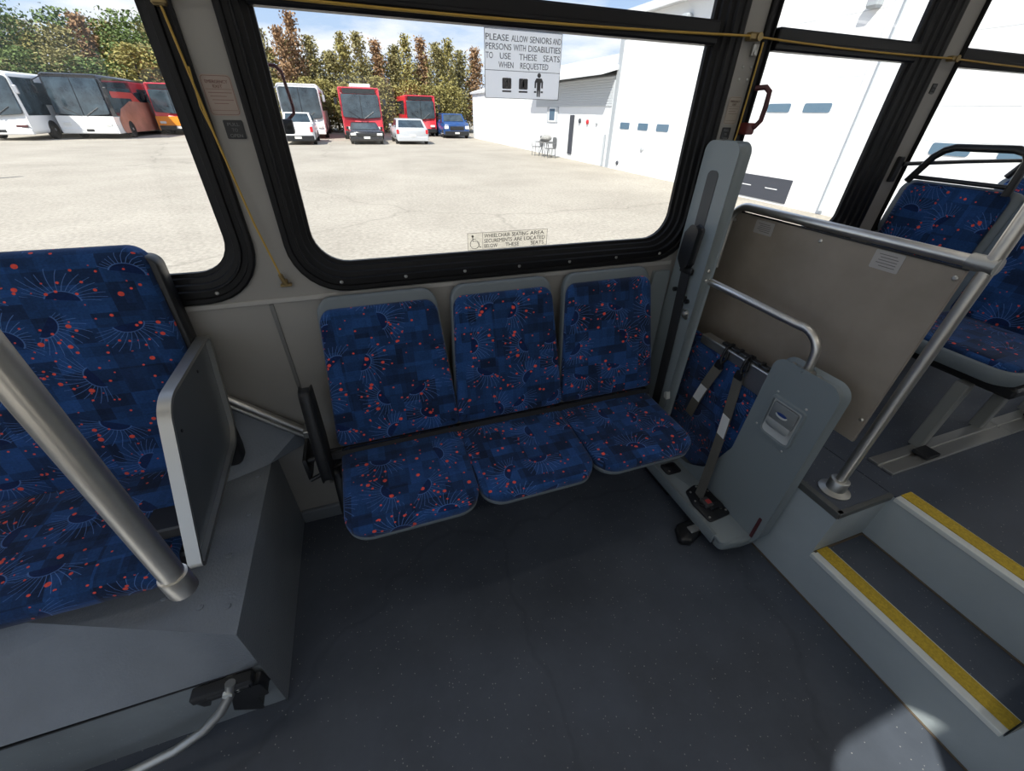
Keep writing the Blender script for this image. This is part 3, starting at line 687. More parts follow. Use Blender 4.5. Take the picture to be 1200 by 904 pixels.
for (y, z) in ((.662, .792), (.772, .792), (.793, .632), (.668, .598)): screw(g, (xl, *K(y, z)), .0045, 'x', -.003)
g.split('screw', STEEL, t)
# buckle plate on the tray
g = G(); g.prism(rpoly([(1.222, .755), (1.345, .765), (1.352, .925), (1.30, .955), (1.235, .935), (1.215, .86)], .015, 4), 'z', .100, .112, .003); g.prism(rpoly([(1.222, 1.05), (1.31, 1.05), (1.31, 1.12), (1.222, 1.12)], .015, 4), 'z', .100, .110, .003)
g.bbox(1.27, .80, .11, 1.335, .83, .128, .004); g.tube([(1.235, .84, .12), (1.32, .80, .12)], .006, 8); g.obj('anchor_plate', BLACK, t, smooth=True)
g = G(); g.bbox(1.25, .815, .113, 1.29, .865, .135, .005); g.obj('buckle', mat('buckle grey', (.07, .07, .07), .4), t)
G().bbox(1.262, .825, .133, 1.285, .848, .138, .002).obj('buckle_button', REDL, t)
g = G()
for p in ((1.235, .775), (1.335, .785), (1.335, .90), (1.25, .92), (1.235, .87), (1.30, .94), (1.32, .80), (1.24, 1.065)): g.lathe([(.005, 0), (.005, .003), (.002, .004)], (p[0], p[1], .112), 'z', 8)
g.split('screw', STEEL, t)
g = G(); g.prism(rpoly([(.639, .10), (.639, .22), (.652, .22), (.652, .10)], .004), 'x', 1.344, 1.341); g.obj('red_marker', REDH, t)
# grab rail from post to housing
g = G(); P0 = [(1.305, 1.243, 1.028), (1.330, 1.05, 1.015), (1.368, .865, .995)]+arc((.845, .920), .075, 90, 175, 8, 'x', 1.371)+[(1.371, .768, .89), (1.371, .766, .855)]
g.tube(P0, .0145, 14); g.obj('grab_rail', STEEL, t, smooth=True)
g = G(); g.lathe([(.027, 0), (.027, .005), (.017, .008)], (1.371, .766, .860), 'z', 16)
for p in ((1.365, .815, .862), (1.365, .718, .862)): g.lathe([(.008, 0), (.008, .006), (.004, .009)], p, 'z', 8)
g.obj('rail_flange', STEELD, t, smooth=True)
# tie-down straps with hooks and white labels
def strap(y0, y1, top, bot, w, lab0, lab1, label):
    st = thing('tie_down_strap', label, 'strap', (1.35, y0, top), 'tie-down straps hung on the barrier')
    n = 8; pts = []
    for k in range(n+1):
        a = k/n; z = top-.085+(bot-(top-.085))*a; y = y0+(y1-y0)*a; x = 1.352-.012*math.sin(a*PI)-(.085*a*a if bot < .3 else 0)
        pts.append((x, y, z))
    G().ribbon(pts, w, .004, (0, 1, .12)).obj('webbing', WEB, st)
    i0, i1 = lab0, lab1
    def at(a):
        i = min(int(a*n), n-1); q = a*n-i; return tuple(pts[i][j]*(1-q)+pts[i+1][j]*q for j in range(3))
    q = [at(i0+(i1-i0)*k/4) for k in range(5)]
    G().ribbon([(p[0]-.003, p[1], p[2]) for p in q], w*.86, .002, (0, 1, .12)).obj('label_patch', WHITE, st)
    hk = [(1.388, y0, top-.002), (1.378, y0, top+.012), (1.360, y0, top+.006), (1.354, y0, top-.02), (1.352, y0+.002, top-.045), (1.350, y0-.01, top-.065), (1.352, y0-.022, top-.04), (1.358, y0-.016, top-.005)]
    g = G(); g.tube(hk, .006, 8); g.prism(rpoly([(y0-.022, top-.095), (y0+.022, top-.095), (y0+.014, top-.055), (y0-.014, top-.055)], .006), 'x', 1.356, 1.347); g.obj('hook', BLACK, st, smooth=True)
    return st
strap(1.095, 1.165, .778, .38, .047, .38, .66, 'short grey tie-down strap with white label, nearer the wall')
strap(.988, .885, .788, .115, .046, .30, .46, 'long grey tie-down strap with white label running down to the buckle')
# black rubber floor foot
t = thing('floor_anchor', 'dark rubber foot on the floor under the barrier tray', 'floor anchor', (1.16, .79, 0))
G().prism(rpoly([(1.085, .755), (1.13, .735), (1.25, .78), (1.25, .83), (1.12, .83)], .015, 4), 'z', .001, .045, .008).obj('foot', BLACK, t, smooth=True)
G().bbox(1.15, .765, .043, 1.215, .80, .052, .004).obj('metal_tab', STEELD, t)

# ================================================================== brown partition, rail and stanchion
t = thing('partition', 'brown grey partition panel with stainless top rail above the raised floor', 'partition', (1.5, 1.0, PZ))
G().prism(rpoly([(.590, .650), (1.418, .650), (1.418, 1.262), (.590, 1.262)], [.004, .004, .05, .004], 5), 'x', 1.495, 1.508, .002).obj('panel', PANELM, t)
P0 = [(1.500, .566, 1.285), (1.500, 1.30, 1.285)]+arc((1.34, 1.215), .07, 90, 10, 8, 'x', 1.5)+[(1.5, 1.412, 1.12), (1.5, 1.412, 1.02)]
G().tube(P0, .0165, 16).obj('top_rail', STEEL, t, smooth=True)
G().bbox(1.490, .585, 1.262, 1.493, 1.36, 1.268, .001).obj('gasket', BLACK, t)
g = G()
for y, z in ((1.385, 1.228), (.998, 1.237), (.604, 1.237), (.604, .741), (1.0, .68)): screw(g, (1.495, y, z), .007, 'x', -.004)
g.split('screw', STEEL, t)
G().tube([(1.5, 1.0, .65), (1.5, 1.0, PZ+.001)], .012, 10).obj('foot_post', STEELD, t)
t = thing('stanchion', 'vertical stainless pole at the free end of the brown partition', 'pole', (1.5, .556, PZ))
G().tube([(1.5, .556, PZ+.003), (1.5, .556, ZC-.001)], .0165, 20).obj('pole', STEEL, t, smooth=True)
g = G(); g.lathe([(.052, .001), (.052, .006), (.036, .012), (.031, .014), (.031, .055), (.028, .058), (.018, .058)], (1.5, .556, PZ), 'z', 24); g.obj('base_flange', STEELD, t, smooth=True)
G().tube([(1.5, .60, 1.285), (1.5, .54, 1.285)], .022, 16).obj('rail_clamp', STEELD, t, smooth=True)
def sticker(y0, y1, z0, z1, label, sk=0):
    t = thing('notice_sticker', label, 'sticker', (1.494, (y0+y1)/2, z0), 'small notices on the partition')
    G().prism(rpoly([(y0, z0), (y1, z0), (y1, z1), (y0, z1)], .004, 3), 'x', 1.4948, 1.4938).obj('backing', mat('grey notice paper', (.42, .40, .385), .5), t)
    g = G(); n = 5
    for k in range(n):
        z = z1-.010-(z1-z0-.018)*k/(n-1)*.9; ln = (y1-y0)*(.74, .66, .7, .74, .6)[k]; g.box(1.4937, y0+.008+(.004 if k else .010), z-.0016, 1.4932, y0+.008+ln, z+.0004)
    g.obj('print_lines', INKG, t)
sticker(1.192, 1.278, 1.204, 1.252, 'small pale notice on the partition, nearer the wall')
sticker(.735, .818, 1.204, 1.259, 'small pale notice on the partition, nearer the pole')

# hanging stanchion at the left
t = thing('stub_stanchion', 'stainless pole crossing the left bench with an end collar', 'pole', (-.352, .468, ZC))
G().tube([(-.352, .468, ZC-.001), (-.352, .468, 1.00)], .0160, 24).obj('pole', STEEL, t, smooth=True)
g = G(); g.lathe([(.0162, .040), (.0188, .039), (.0195, .036), (.0195, .003), (.0185, 0), (.012, .001)], (-.352, .468, .975), 'z', 24); g.obj('end_collar', STEEL, t, smooth=True)
G().lathe([(.04, -.001), (.04, -.01), (.022, -.02), (.0178, -.05)], (-.352, .468, ZC), 'z', 20).obj('ceiling_flange', STEELD, t, smooth=True)

# ================================================================== pull cord, stickers, handles
t = thing('pull_cord', 'yellow pull cord along the window crossbars and down the pillars', 'cord', (.5, YW, 1.8))
def sag(a, b, s, n=10): return [tuple(Vector(a).lerp(Vector(b), k/n)-Vector((0, 0, s*4*(k/n)*(1-k/n)))) for k in range(n+1)]
g = G(); yc = YW-.022
g.tube(sag((-.345, yc, 1.79), (-.324, yc, 1.517), 0, 4)+sag((-.324, yc, 1.517), (-.300, yc, 1.30), 0, 3)[1:]+[(-.272, yc, 1.135)], .0028, 8)
g.tube([(-.330, yc, 1.66), (-.334, yc-.001, 1.58), (-.3235, yc, 1.513)], .0018, 6)
g.obj('cord_left', CORD, t, smooth=True)
G().tube(sag((-.345, yc, 1.800), (1.335, yc, 1.813), .010), .0035, 8).obj('cord_centre', CORD, t, smooth=True)
g = G(); g.tube(sag((1.365, yc, 1.812), (2.40, yc, 1.806), .006)+sag((2.41, yc, 1.806), (3.9, yc, 1.812), .01)[1:], .0032, 8); g.tube([(1.386, yc, 1.80), (1.386, yc, 1.65), (1.385, yc, 1.54), (1.382, yc, 1.515)], .0028, 8); g.obj('cord_right', CORD, t, smooth=True)
def bracket(x, z, w=.05, h=.022): 
    g.bbox(x-w/2, YW-.028, z-h/2, x+w/2, YW-.001, z+h/2, .005); g.lathe([(.012, 0), (.012, -.004)], (x+.012, YW-.028, z), 'y', 10)
g = G(); bracket(1.345, 1.812); bracket(2.405, 1.806, .035, .018); bracket(-.345, 1.795, .03, .06); g.split('cord_bracket', BRASS, t)
g = G(); g.tube([(-.275, yc, 1.150), (-.268, yc, 1.118)], .007, 8); g.bbox(-.285, YW-.018, 1.108, -.252, YW-.001, 1.116, .002); g.bbox(-.272, YW-.018, 1.116, -.262, YW-.001, 1.13, .002); g.obj('cord_anchor', BRASS, t)

def pillar_sticker(x0, x1, z0, z1, label, fill, ink, lines):
    t = thing('exit_sticker', label, 'sticker', ((x0+x1)/2, YW, z0), 'emergency exit stickers')
    G().prism(rrect(x0, z0, x1, z1, .008, 4), 'y', YW-.0012, YW-.0002).obj('backing', fill, t)
    g = G(); o = rrect(x0+.002, z0+.002, x1-.002, z1-.002, .007, 4)
    g.loops([[(u, YW-.0014, v) for u, v in o], [(u, YW-.0014, v) for u, v in offs(o, -.0011)]], cap0=False, cap1=False)
    w = x1-x0; g.box(x0+.006, YW-.0016, z1-.030, x1-.004, YW-.0013, z1-.0292)
    for k in range(lines):
        z = z1-.036-k*.0075; g.box(x0+w*(.14+.03*k), YW-.0016, z-.0012, x1-w*(.10 if k % 2 == 0 else .3), YW-.0013, z)
    g.box(x0+w*.1, YW-.0016, z0+.011, x1-w*.06, YW-.0013, z0+.0118); g.obj('border_and_lines', ink, t)
    xm = (x0+x1)/2; text_obj('lettering', 'EMERGENCY', .0095, (xm, YW-.0018, z1-.0175), (1, 0, 0), (0, 0, 1), ink, t, 'CENTER', width=w*.72)
    text_obj('lettering', 'EXIT', .0095, (xm, YW-.0018, z1-.0270), (1, 0, 0), (0, 0, 1), ink, t, 'CENTER', width=w*.30)
pillar_sticker(-.321, -.253, 1.563, 1.648, 'pinkish emergency exit sticker on the pillar left of the wide window', PINK, PINKI, 4)
pillar_sticker(1.326, 1.384, 1.566, 1.650, 'faded emergency exit sticker on the pillar right of the wide window', mat('faded sticker', (.36, .32, .27), .5), mat('faded ink', (.17, .11, .09), .5), 3)
def plate_sign(x0, x1, z0, z1, label):
    t = thing('black_plate', label, 'sign', ((x0+x1)/2, YW, z0), 'small black plates on the pillars')
    G().prism(rrect(x0, z0, x1, z1, .003, 3), 'y', YW-.003, YW-.0002).obj('plate', BLACK, t)
    for i, s_ in enumerate(('PULL', 'TO', 'OPEN')):
        text_obj('lettering', s_, .0105, ((x0+x1)/2, YW-.0034, z1-.013-.0125*i), (1, 0, 0), (0, 0, 1), mat('plate ink', (.16, .17, .17), .5), t, 'CENTER', width=(x1-x0)*(.62, .3, .66)[i])
plate_sign(-.300, -.256, 1.512, 1.554, 'small black plate under the pinkish sticker on the left pillar')
plate_sign(1.330, 1.368, 1.519, 1.556, 'small black plate on the pillar above the belt post')
plate_sign(2.388, 2.418, 1.69, 1.725, 'small black plate on the pillar left of the rear seats')
g = G(); g.bbox(1.360, YW-.012, 1.762, 1.385, YW-.001, 1.798, .003); g.lathe([(.007, 0), (.007, -.004)], (1.372, YW-.012, 1.772), 'y', 8)
tag(g.obj('window_latch', STEELD), 'small metal catch on the pillar under the cord bracket', 'catch')
g = G()
for x, z in ((1.348, 1.735), (1.384, 1.735), (1.345, 1.70), (1.382, 1.70)): screw(g, (x, YW, z), .0045, 'y', -.003)
for q, lb in zip(g.split('screw', STEELD), ('upper left screw on the pillar right of the wide window', 'upper right screw on the pillar right of the wide window', 'lower left screw on the pillar right of the wide window', 'lower right screw on the pillar right of the wide window')): tag(q, lb, 'screw', 'pillar screws')
# red window release handle
t = thing('release_handle', 'dark red emergency window release handle on the frame edge', 'handle', (1.44, 1.38, 1.56))
g = G(); g.tube([(1.405, 1.395, 1.675), (1.43, 1.372, 1.678), (1.440, 1.36, 1.665), (1.441, 1.358, 1.62), (1.440, 1.36, 1.58), (1.430, 1.37, 1.56), (1.415, 1.39, 1.555)], .009, 10); g.obj('grip', REDH, t, smooth=True)
g = G(); g.bbox(1.398, 1.37, 1.535, 1.436, 1.412, 1.572, .005); g.obj('mount', mat('red mount', (.13, .02, .02), .4), t)

# window sign: priority seats --------------------------------------
def signtext(t, rows, y, ink):
    for (s_, x0, x1, z, h) in rows:
        text_obj('lettering', s_, h*1.52, (x0, y, z), (1, 0, 0), (0, 0, 1), ink, t, 'LEFT', width=x1-x0, weight=.0)
t = thing('priority_seat_sign', 'white priority seating sign on the window glass', 'sign', (.54, YW+.03, 1.62))
ys = YW+.0285
G().prism([(.416, 1.621), (.661, 1.621), (.661, 1.783), (.416, 1.783)], 'y', ys, ys+.0012).obj('backing', SIGNW, t)
g = G()
for (a, b, c, d) in ((.416, 1.621, .661, 1.6222), (.416, 1.7818, .661, 1.783), (.416, 1.621, .4172, 1.783), (.6598, 1.621, .661, 1.783), (.416, 1.6885, .661, 1.6898)): g.box(a, ys-.0006, b, c, ys, d)
g.obj('border', INKG, t)
SI = mat('sign letter ink', (.13, .13, .14), .6)
R = [('PLEASE', .420, .490, 1.7560), ('ALLOW', .4985, .550, 1.7560), ('SENIORS', .5565, .626, 1.7560), ('AND', .6305, .6575, 1.7560),
     ('PERSONS', .420, .4985, 1.7355), ('WITH', .5055, .544, 1.7355), ('DISABILITIES', .5525, .6575, 1.7355),
     ('TO', .420, .4415, 1.7150), ('USE', .463, .497, 1.7150), ('THESE', .524, .581, 1.7150), ('SEATS', .602, .6565, 1.7150),
     ('WHEN', .459, .506, 1.6945), ('REQUESTED', .528, .620, 1.6945)]
signtext(t, [(a, b, c, z+.0012, .0135) for a, b, c, z in R], ys-.0004, SI)
# pictograms
def picto_icon(x, kind):
    g = G(); z0 = 1.634
    if kind < 2:
        w = .029; g.prism(rrect(x, z0+.011, x+w, z0+.038, .003, 3), 'y', ys-.0008, ys); g.box(x, ys-.0008, z0+.003, x+w, ys, z0+.0075)
        g.obj('pictogram', SI, t)
        g = G(); xm = x+w/2
        g.lathe([(.0028, 0), (.0028, -.0006)], (xm, ys-.0008, z0+.0335), 'y', 10)
        g.box(xm-.0016-(.001 if kind else 0), ys-.0015, z0+.013, xm+.0016+(.001 if kind else 0), ys-.0008, z0+.031)
        if kind == 0: g.box(xm-.0045, ys-.0015, z0+.029, xm+.001, ys-.0008, z0+.032)
        else: g.prism([(xm-.0045, z0+.031), (xm+.0045, z0+.031), (xm, z0+.014)], 'y', ys-.0015, ys-.0008)
        g.obj('pictogram_figure', SIGNW, t)
    else:
        g.lathe([(.0060, 0), (.0060, -.0008)], (x+.015, ys, z0+.0475), 'y', 14)
        g.prism(rpoly([(x+.001, z0+.016), (x+.001, z0+.032), (x+.006, z0+.0405), (x+.024, z0+.0405), (x+.029, z0+.032), (x+.029, z0+.016), (x+.024, z0+.016), (x+.0235, z0+.030), (x+.0215, z0+.030), (x+.0205, z0-.006), (x+.0160, z0-.006), (x+.0155, z0+.010), (x+.0145, z0+.010), (x+.014, z0-.006), (x+.0095, z0-.006), (x+.0085, z0+.030), (x+.0065, z0+.030), (x+.006, z0+.016)], .0012, 2)[::-1], 'y', ys-.0008, ys)
        g.box(x, ys-.0008, z0+.004, x+.0075, ys, z0+.0085); g.box(x+.0225, ys-.0008, z0+.004, x+.030, ys, z0+.0085); g.obj('pictogram', SI, t)
picto_icon(.471, 0); picto_icon(.525, 1); picto_icon(.576, 2)
# lower sticker: wheelchair area
t = thing('wheelchair_area_sticker', 'clear wheelchair seating area sticker low on the wide window', 'sticker', (.5, YW+.03, 1.16))
x0, x1, z0, z1 = .343, .654, 1.166, 1.226
LI = mat('thin line ink', (.10, .09, .085), .6)
g = G()
for (a, b, c, d) in ((x0, z0, x1, z0+.001), (x0, z1-.001, x1, z1), (x0, z0, x0+.001, z1), (x1-.001, z0, x1, z1), (x0+.056, z0, x0+.057, z1)): g.box(a, ys-.0006, b, c, ys, d)
g.obj('border', LI, t)
G().prism([(x0, z0), (x1, z0), (x1, z1), (x0, z1)], 'y', ys+.0003, ys+.0009).obj('film', glassmat('clear sticker film', (.96, .96, .94), .0), t)
R = [('WHEELCHAIR', .405, .505, .0405), ('SEATING', .512, .576, .0405), ('AREA', .584, .628 if 0 else .640, .0405), ('SECUREMENTS', .405, .512, .0225), ('ARE', .520, .552, .0225), ('LOCATED', .560, .645, .0225), ('BELOW', .405, .455, .0045), ('THESE', .487, .540, .0045), ('SEATS.', .588, .645, .0045)]
signtext(t, [(a, b, c, z0+z+.001, .0125) for a, b, c, z in R], ys-.0004, LI)
g = G(); cx, cz = x0+.026, z0+.021
ring = [(cx+.0165*math.cos(math.radians(a)), ys, cz+.0165*math.sin(math.radians(a))) for a in range(115, 400, 12)]
g.tube(ring, .0009, 6); g.tube([(cx-.007, ys, z1-.016), (cx-.006, ys, cz+.010), (cx+.010, ys, cz+.010), (cx+.019, ys, cz-.012), (cx+.024, ys, cz-.010)], .0012, 6); g.tube([(cx-.006, ys, cz+.018), (cx+.006, ys, cz+.018)], .001, 6)
g.lathe([(.0042, 0), (.0042, -.0008)], (cx-.007, ys, z1-.0115), 'y', 12); g.obj('wheelchair_symbol', LI, t)

# ================================================================== rear seats
def rear_pair(x, label):
    t = thing('rear_seat', label, 'seat', (x, 1.0, PZ), 'rear transverse double seats')
    Zs = .885
    for cy, w in ((1.195, .40), (.735, .42)):
        lp = rpoly([(-w/2, 0), (w/2, 0), (w/2, .49), (-w/2, .49)], [.03, .03, .045, .045], 6)
        g = G(); g.pad([(u*1.13, (v-.03)*1.09) for u, v in lp], [(.01, -.035), (0, -.028), (0, .006), (.006, .012)], (x+.425, cy, Zs-.02), (0, -1, 0), (.08, 0, .48), 0); g.obj('back_shell', SHELL, t, smooth=True)
        g = G(); g.pad(offs(lp, -.006), [(.004, 0), (0, .004), (0, .012), (.005, .018), (.02, .022)], (x+.415, cy, Zs-.01), (0, -1, 0), (.08, 0, .48), .006); g.obj('back_cushion', FAB, t, smooth=True, uv=2)
        lq = rpoly([(x+.03, cy-w/2), (x+.46, cy-w/2), (x+.46, cy+w/2), (x+.03, cy+w/2)], [.06, .02, .02, .06], 6)
        g = G(); g.pad(offs(lq, .014), [(.03, -.09), (.006, -.08), (0, -.06), (0, -.03), (.006, -.024)], (0, 0, Zs), (1, 0, 0), (0, 1, 0), 0); g.obj('seat_shell', SHELL, t, smooth=True)
        g = G(); g.pad(lq, [(.004, -.03), (0, -.024), (0, -.014), (.006, -.004), (.02, 0)], (0, 0, Zs), (1, 0, 0), (0, 1, 0), .006); g.obj('seat_cushion', FAB, t, smooth=True, uv=2)
    xb = x+.455; zt = 1.375
    lo, hi = 1.005, 1.385
    for (a, b) in ((1.015, 1.385), (.55, .92)):
        P_ = [(xb, b, zt-.02), (xb, b-.055, zt+.085), (xb, b-.085, zt+.112), (xb, b-.12, zt+.125), (xb, a+.05, zt+.130), (xb, a+.015, zt+.120), (xb, a, zt+.095), (xb, a, zt-.03)]
        g = G(); g.tube(P_, .015, 10); g.tube([(xb, b-.01, zt+.0), (xb, a, zt+.0)], .009, 8); g.obj('grab_handle', BLACK, t, smooth=True)
    g = G(); g.bbox(x+.08, .50, Zs-.13, x+.42, 1.40, Zs-.085, .01); g.obj('seat_frame', BLACK, t)
    for lx in (x-.0+.04, x+.46):
        g = G(); g.prism([(lx-.018, PZ+.012), (lx+.020, PZ+.012), (lx+.030, Zs-.12), (lx-.012, Zs-.12)], 'y', .60, .645, .004); g.obj('leg', mat('grey leg', (.22, .23, .22), .45), t)
    g = G(); g.bbox(x-.24, .535, PZ+.0005, x+.555, .575, PZ+.012, .002); g.bbox(x-.24, .59, PZ+.0005, x+.555, .63, PZ+.012, .002); g.bbox(x-.24, .575, PZ+.0005, x+.555, .59, PZ+.004, .001); g.obj('floor_track', STEELD, t)
    g = G(); g.bbox(x-.03, .54, PZ+.012, x+.05, .60, PZ+.028, .004); g.obj('track_clamp', BLACK, t)
    return t
rear_pair(2.03, 'blue patterned rear double seat with black grab handles behind the partition')
rear_pair(2.83, 'second blue rear double seat, farther back at the right edge')
t = thing('window_guard_bar', 'dark bar across the window above the first rear seat', 'guard bar', (2.8, 1.40, 1.42))
G().tube([(2.425, 1.405, 1.425), (2.9, 1.405, 1.43), (3.6, 1.405, 1.43)], .009, 10).obj('bar', BLACK, t, smooth=True)
g = G(); g.bbox(2.39, 1.40, 1.35, 2.42, 1.419, 1.455, .004); g.obj('bracket', BLACK, t)

# mirror outside the wide window
t = thing('side_mirror', 'black mirror on a bent tube outside the left edge of the wide window', 'mirror', (-.2, 1.75, 1.6))
def mm(y, p): return p
g = G(); g.tube([(-.235, 1.50, 1.715), (-.222, 1.8, 1.698), (-.185, 1.81, 1.695), (-.170, 1.81, 1.680), (-.166, 1.81, 1.64), (-.160, 1.81, 1.585), (-.162, 1.81, 1.568), (-.183, 1.81, 1.550), (-.185, 1.81, 1.535)], .0055, 8); g.obj('arm', REDH, t, smooth=True)
g = G(); g.prism(rrect(-.215, 1.508, -.172, 1.552, .006, 3), 'y', 1.79, 1.83, .006); g.obj('mirror_head', BLACK, t, smooth=True)

# ================================================================== outside
g = G(); g.box(-120, -60, GZ-.2, 120, 140, GZ); struct(g.obj('ground', GROUND), 'pale sunlit concrete lot', 'ground')
CW = mat('white vehicle paint', (.78, .79, .80), .3, coat=.4); CR = mat('red vehicle paint', (.62, .03, .045), .3, coat=.4)
CO = mat('orange vehicle paint', (.85, .28, .02), .35); CB = mat('blue vehicle paint', (.012, .055, .19), .25, coat=.5)
CS = mat('silver vehicle paint', (.55, .57, .60), .3, .3); CK = mat('black vehicle paint', (.015, .015, .018), .2, coat=.6)
DG = mat('dark vehicle glass', (.03, .045, .055), .08, spec=.9, var=.7, vscale=1.5); TY = mat('tyre rubber', (.015, .015, .015), .8); HUB = mat('wheel hub', (.45, .45, .45), .35, .8)  # vehicle glass: blotches in the colour stand in for reflections
LAMPW = mat('headlamp lens', (.75, .75, .72), .1); LAMPR = mat('tail lamp lens', (.5, .02, .03), .2); PLT = mat('number plate', (.75, .75, .7), .5)
WRAP = mat('faded salmon wrap', (.45, .20, .15), .4, var=.35, vscale=.8); SALM = mat('red wrap band', (.55, .07, .06), .4)
def wheel(root, x, y, r=.5, w=.28, out=1, name='wheel'):
    o = G().lathe([(r*.6, 0), (r*.97, .01), (r, .04), (r, w-.04), (r*.97, w-.01), (r*.6, w)], (x-(w if out > 0 else 0), y, GZ+r), 'x', 24).obj(name, TY, root, smooth=True)
    xx = x-.005 if out > 0 else x+.005
    G().lathe([(r*.58, 0), (r*.5, -.03*out), (r*.2, -.02*out), (r*.15, .02*out)], (xx, y, GZ+r), 'x', 20).obj('hub', HUB, o, smooth=True)
def bus(label, x0, x1, y, zt, L, body, style, lower=None):
    """front faces -y"""
    t = thing('coach' if style == 'coach' else 'transit_bus', label, 'bus', ((x0+x1)/2, y, GZ))
    W = x1-x0; z0 = GZ+.32; H = zt-z0; cx = (x0+x1)/2
    sect = rrect(x0, z0, x1, zt, .22 if style == 'coach' else .12, 6)
    lean = .28 if style == 'coach' else .10
    def sec(yy, ins, zk=0): return [(u, yy+(lean*max(0, (v-z0-H*.30))/(H*.7) if zk else 0), v) for u, v in offs(sect, -ins)]
    g = G(); g.loops([sec(y+.10, .14, 1), sec(y+.03, .05, 1), sec(y, 0, 1) if 0 else sec(y+.10, 0, 1), sec(y+L-.1, 0), sec(y+L, .1)]); g.obj('body', body, t, smooth=True)
    if lower: 
        g = G(); g.prism(rrect(x0-.015, z0-.02, x1+.015, z0+H*.30, .05), 'y', y-.01, y+L-.2); g.obj('lower_body', lower, t)
    def yf(v): return y+lean*max(0, (v-z0-H*.30))/(H*.7)-.005
    zw0 = z0+H*(.30 if style == 'coach' else .36); zw1 = z0+H*(.93 if style == 'coach' else .86)
    ws = rpoly([(x0+.10, zw0+.10), (cx, zw0), (x1-.10, zw0+.10), (x1-.14, zw1), (x0+.14, zw1)], [.12, .5, .12, .12, .12], 5)
    g = G(); g.loops([[(u, yf(v)+.12, v) for u, v in ws], [(u, yf(v)+.012, v) for u, v in ws], [(u, yf(v), v) for u, v in offs(ws, -.02)]]); wsO = g.obj('windscreen', DG, t)
    g = G(); g.tube([(cx, yf(zw0)-.01, zw0+.02), (cx, yf(zw1)-.01, zw1-.02)], .02, 6)
    for s_ in (-1, 1): g.tube([(cx+s_*.12, yf(zw0)-.03, zw0), (cx+s_*W*.30, yf(zw0+.5)-.03, zw0+.45)], .018, 6)
    g.obj('wiper', BLACK, wsO)
    for s_ in (-1, 1):
        g = G(); xx = x0+W*.14 if s_ < 0 else x1-W*.14; g.prism(rrect(xx-.2, z0+.42, xx+.2, z0+.58, .05, 4), 'y', y-.05, y+.2, .01); g.obj('headlamp', LAMPW, t)
        xo = x0 if s_ < 0 else x1
        if style == 'coach': m = G().tube([(xo+.1*-s_, y+.35, zw1+.05), (xo+s_*.22, y-.10, zw1-.2), (xo+s_*.26, y-.15, zw1-.55)], .03, 8)
        else: m = G().tube([(xo, y+.2, zw1-.25), (xo+s_*.2, y, zw1-.35)], .03, 8)
        zz = zw1-.85 if style == 'coach' else zw1-.65
        m.bbox(xo+s_*.17, y-.18, zz, xo+s_*.36, y-.05, zz+.42, .04); m.obj('mirror', BLACK if body is not CW or style != 'coach' else mat('chrome mirror', (.5, .5, .52), .2, .6), t)
        # side glass
        xa, xb_ = sorted((xo-s_*.06, xo+s_*.008)); n = 6
        pane = G()
        pane.bbox(xa, y+.9, z0+H*.48, xb_, y+L-.6, z0+H*.86, .02); pane.obj('side_windows', DG, t)
        wheel(t, xo+s_*.06, y+2.2, .5, .3, s_); wheel(t, xo+s_*.06, y+L-2.9, .5, .3, s_)
    g = G(); g.bbox(x0+.04, y-.05, z0-.02, x1-.04, y+.2, z0+.30, .05); g.obj('bumper', (lower or body) if style == 'coach' else BLACK, t)
    G().bbox(cx-.2, y-.065, z0+.10, cx+.2, y-.045, z0+.24, .004).obj('number_plate', PLT if style != 'coach' else BLACK, t)
    if style != 'coach':
        G().prism(rrect(x0+.3, zw1+.04, x1-.3, zt-.10, .05), 'y', yf(zt)-.03, yf(zt)+.1).obj('destination_sign', BLACK, t)
    return t
b1 = bus('white coach at the far left edge of the lot', -20.5, -17.62, 36.0, 3.0, 12, CW, 'coach')
G().bbox(-17.64, 36.3, .9, -17.60, 38.6, 2.75, .05).obj('driver_side_glass', DG, b1)
G().bbox(-18.3, 35.93, .32, -17.75, 35.99, .44, .02).obj('stripe_mark', REDH, b1)
b2 = bus('white and dark coach with faded salmon side wrap', -17.15, -14.2, 38.0, 3.08, 12.5, CK, 'coach', CW)
G().prism(rpoly([(38.5, 2.95), (50.2, 2.95), (50.2, 1.0), (42.2, 1.0), (39.6, .9), (38.65, .9)], .3, 4), 'x', -14.19, -14.172).obj('dark_side_panel', DG, b2)
G().prism(rpoly([(39.0, 2.25), (42.5, 2.25), (43.5, 1.7), (44, 1.2), (42.3, 1.2), (42, 1.9), (39.0, 1.9)], .1, 4), 'x', -14.171, -14.165).obj('red_side_band', SALM, b2)
G().prism(rpoly([(38.75, -.05), (50.2, -.05), (50.2, 1.6), (41.5, 1.75), (39.6, 1.3), (38.75, .7)], .3, 4), 'x', -14.17, -14.150).obj('salmon_wrap', WRAP, b2)
bus('orange and red bus behind the salmon coach', -13.75, -11.0, 44.0, 2.95, 11, CR, 'transit', CO)
bus('white coach parked behind the white pickup', -4.35, -1.5, 39.3, 3.08, 12, CW, 'coach')
b4 = bus('red bus with white roof unit behind the black car', -.16, 2.69, 37.4, 2.92, 11, CR, 'transit')
G().bbox(.70, 37.8, 2.90, 2.15, 41.2, 3.14, .06).obj('roof_unit', CW, b4)
b5 = bus('red bus with dark destination sign behind the silver sedan', 5.25, 7.95, 44.0, 2.75, 11, CR, 'transit')

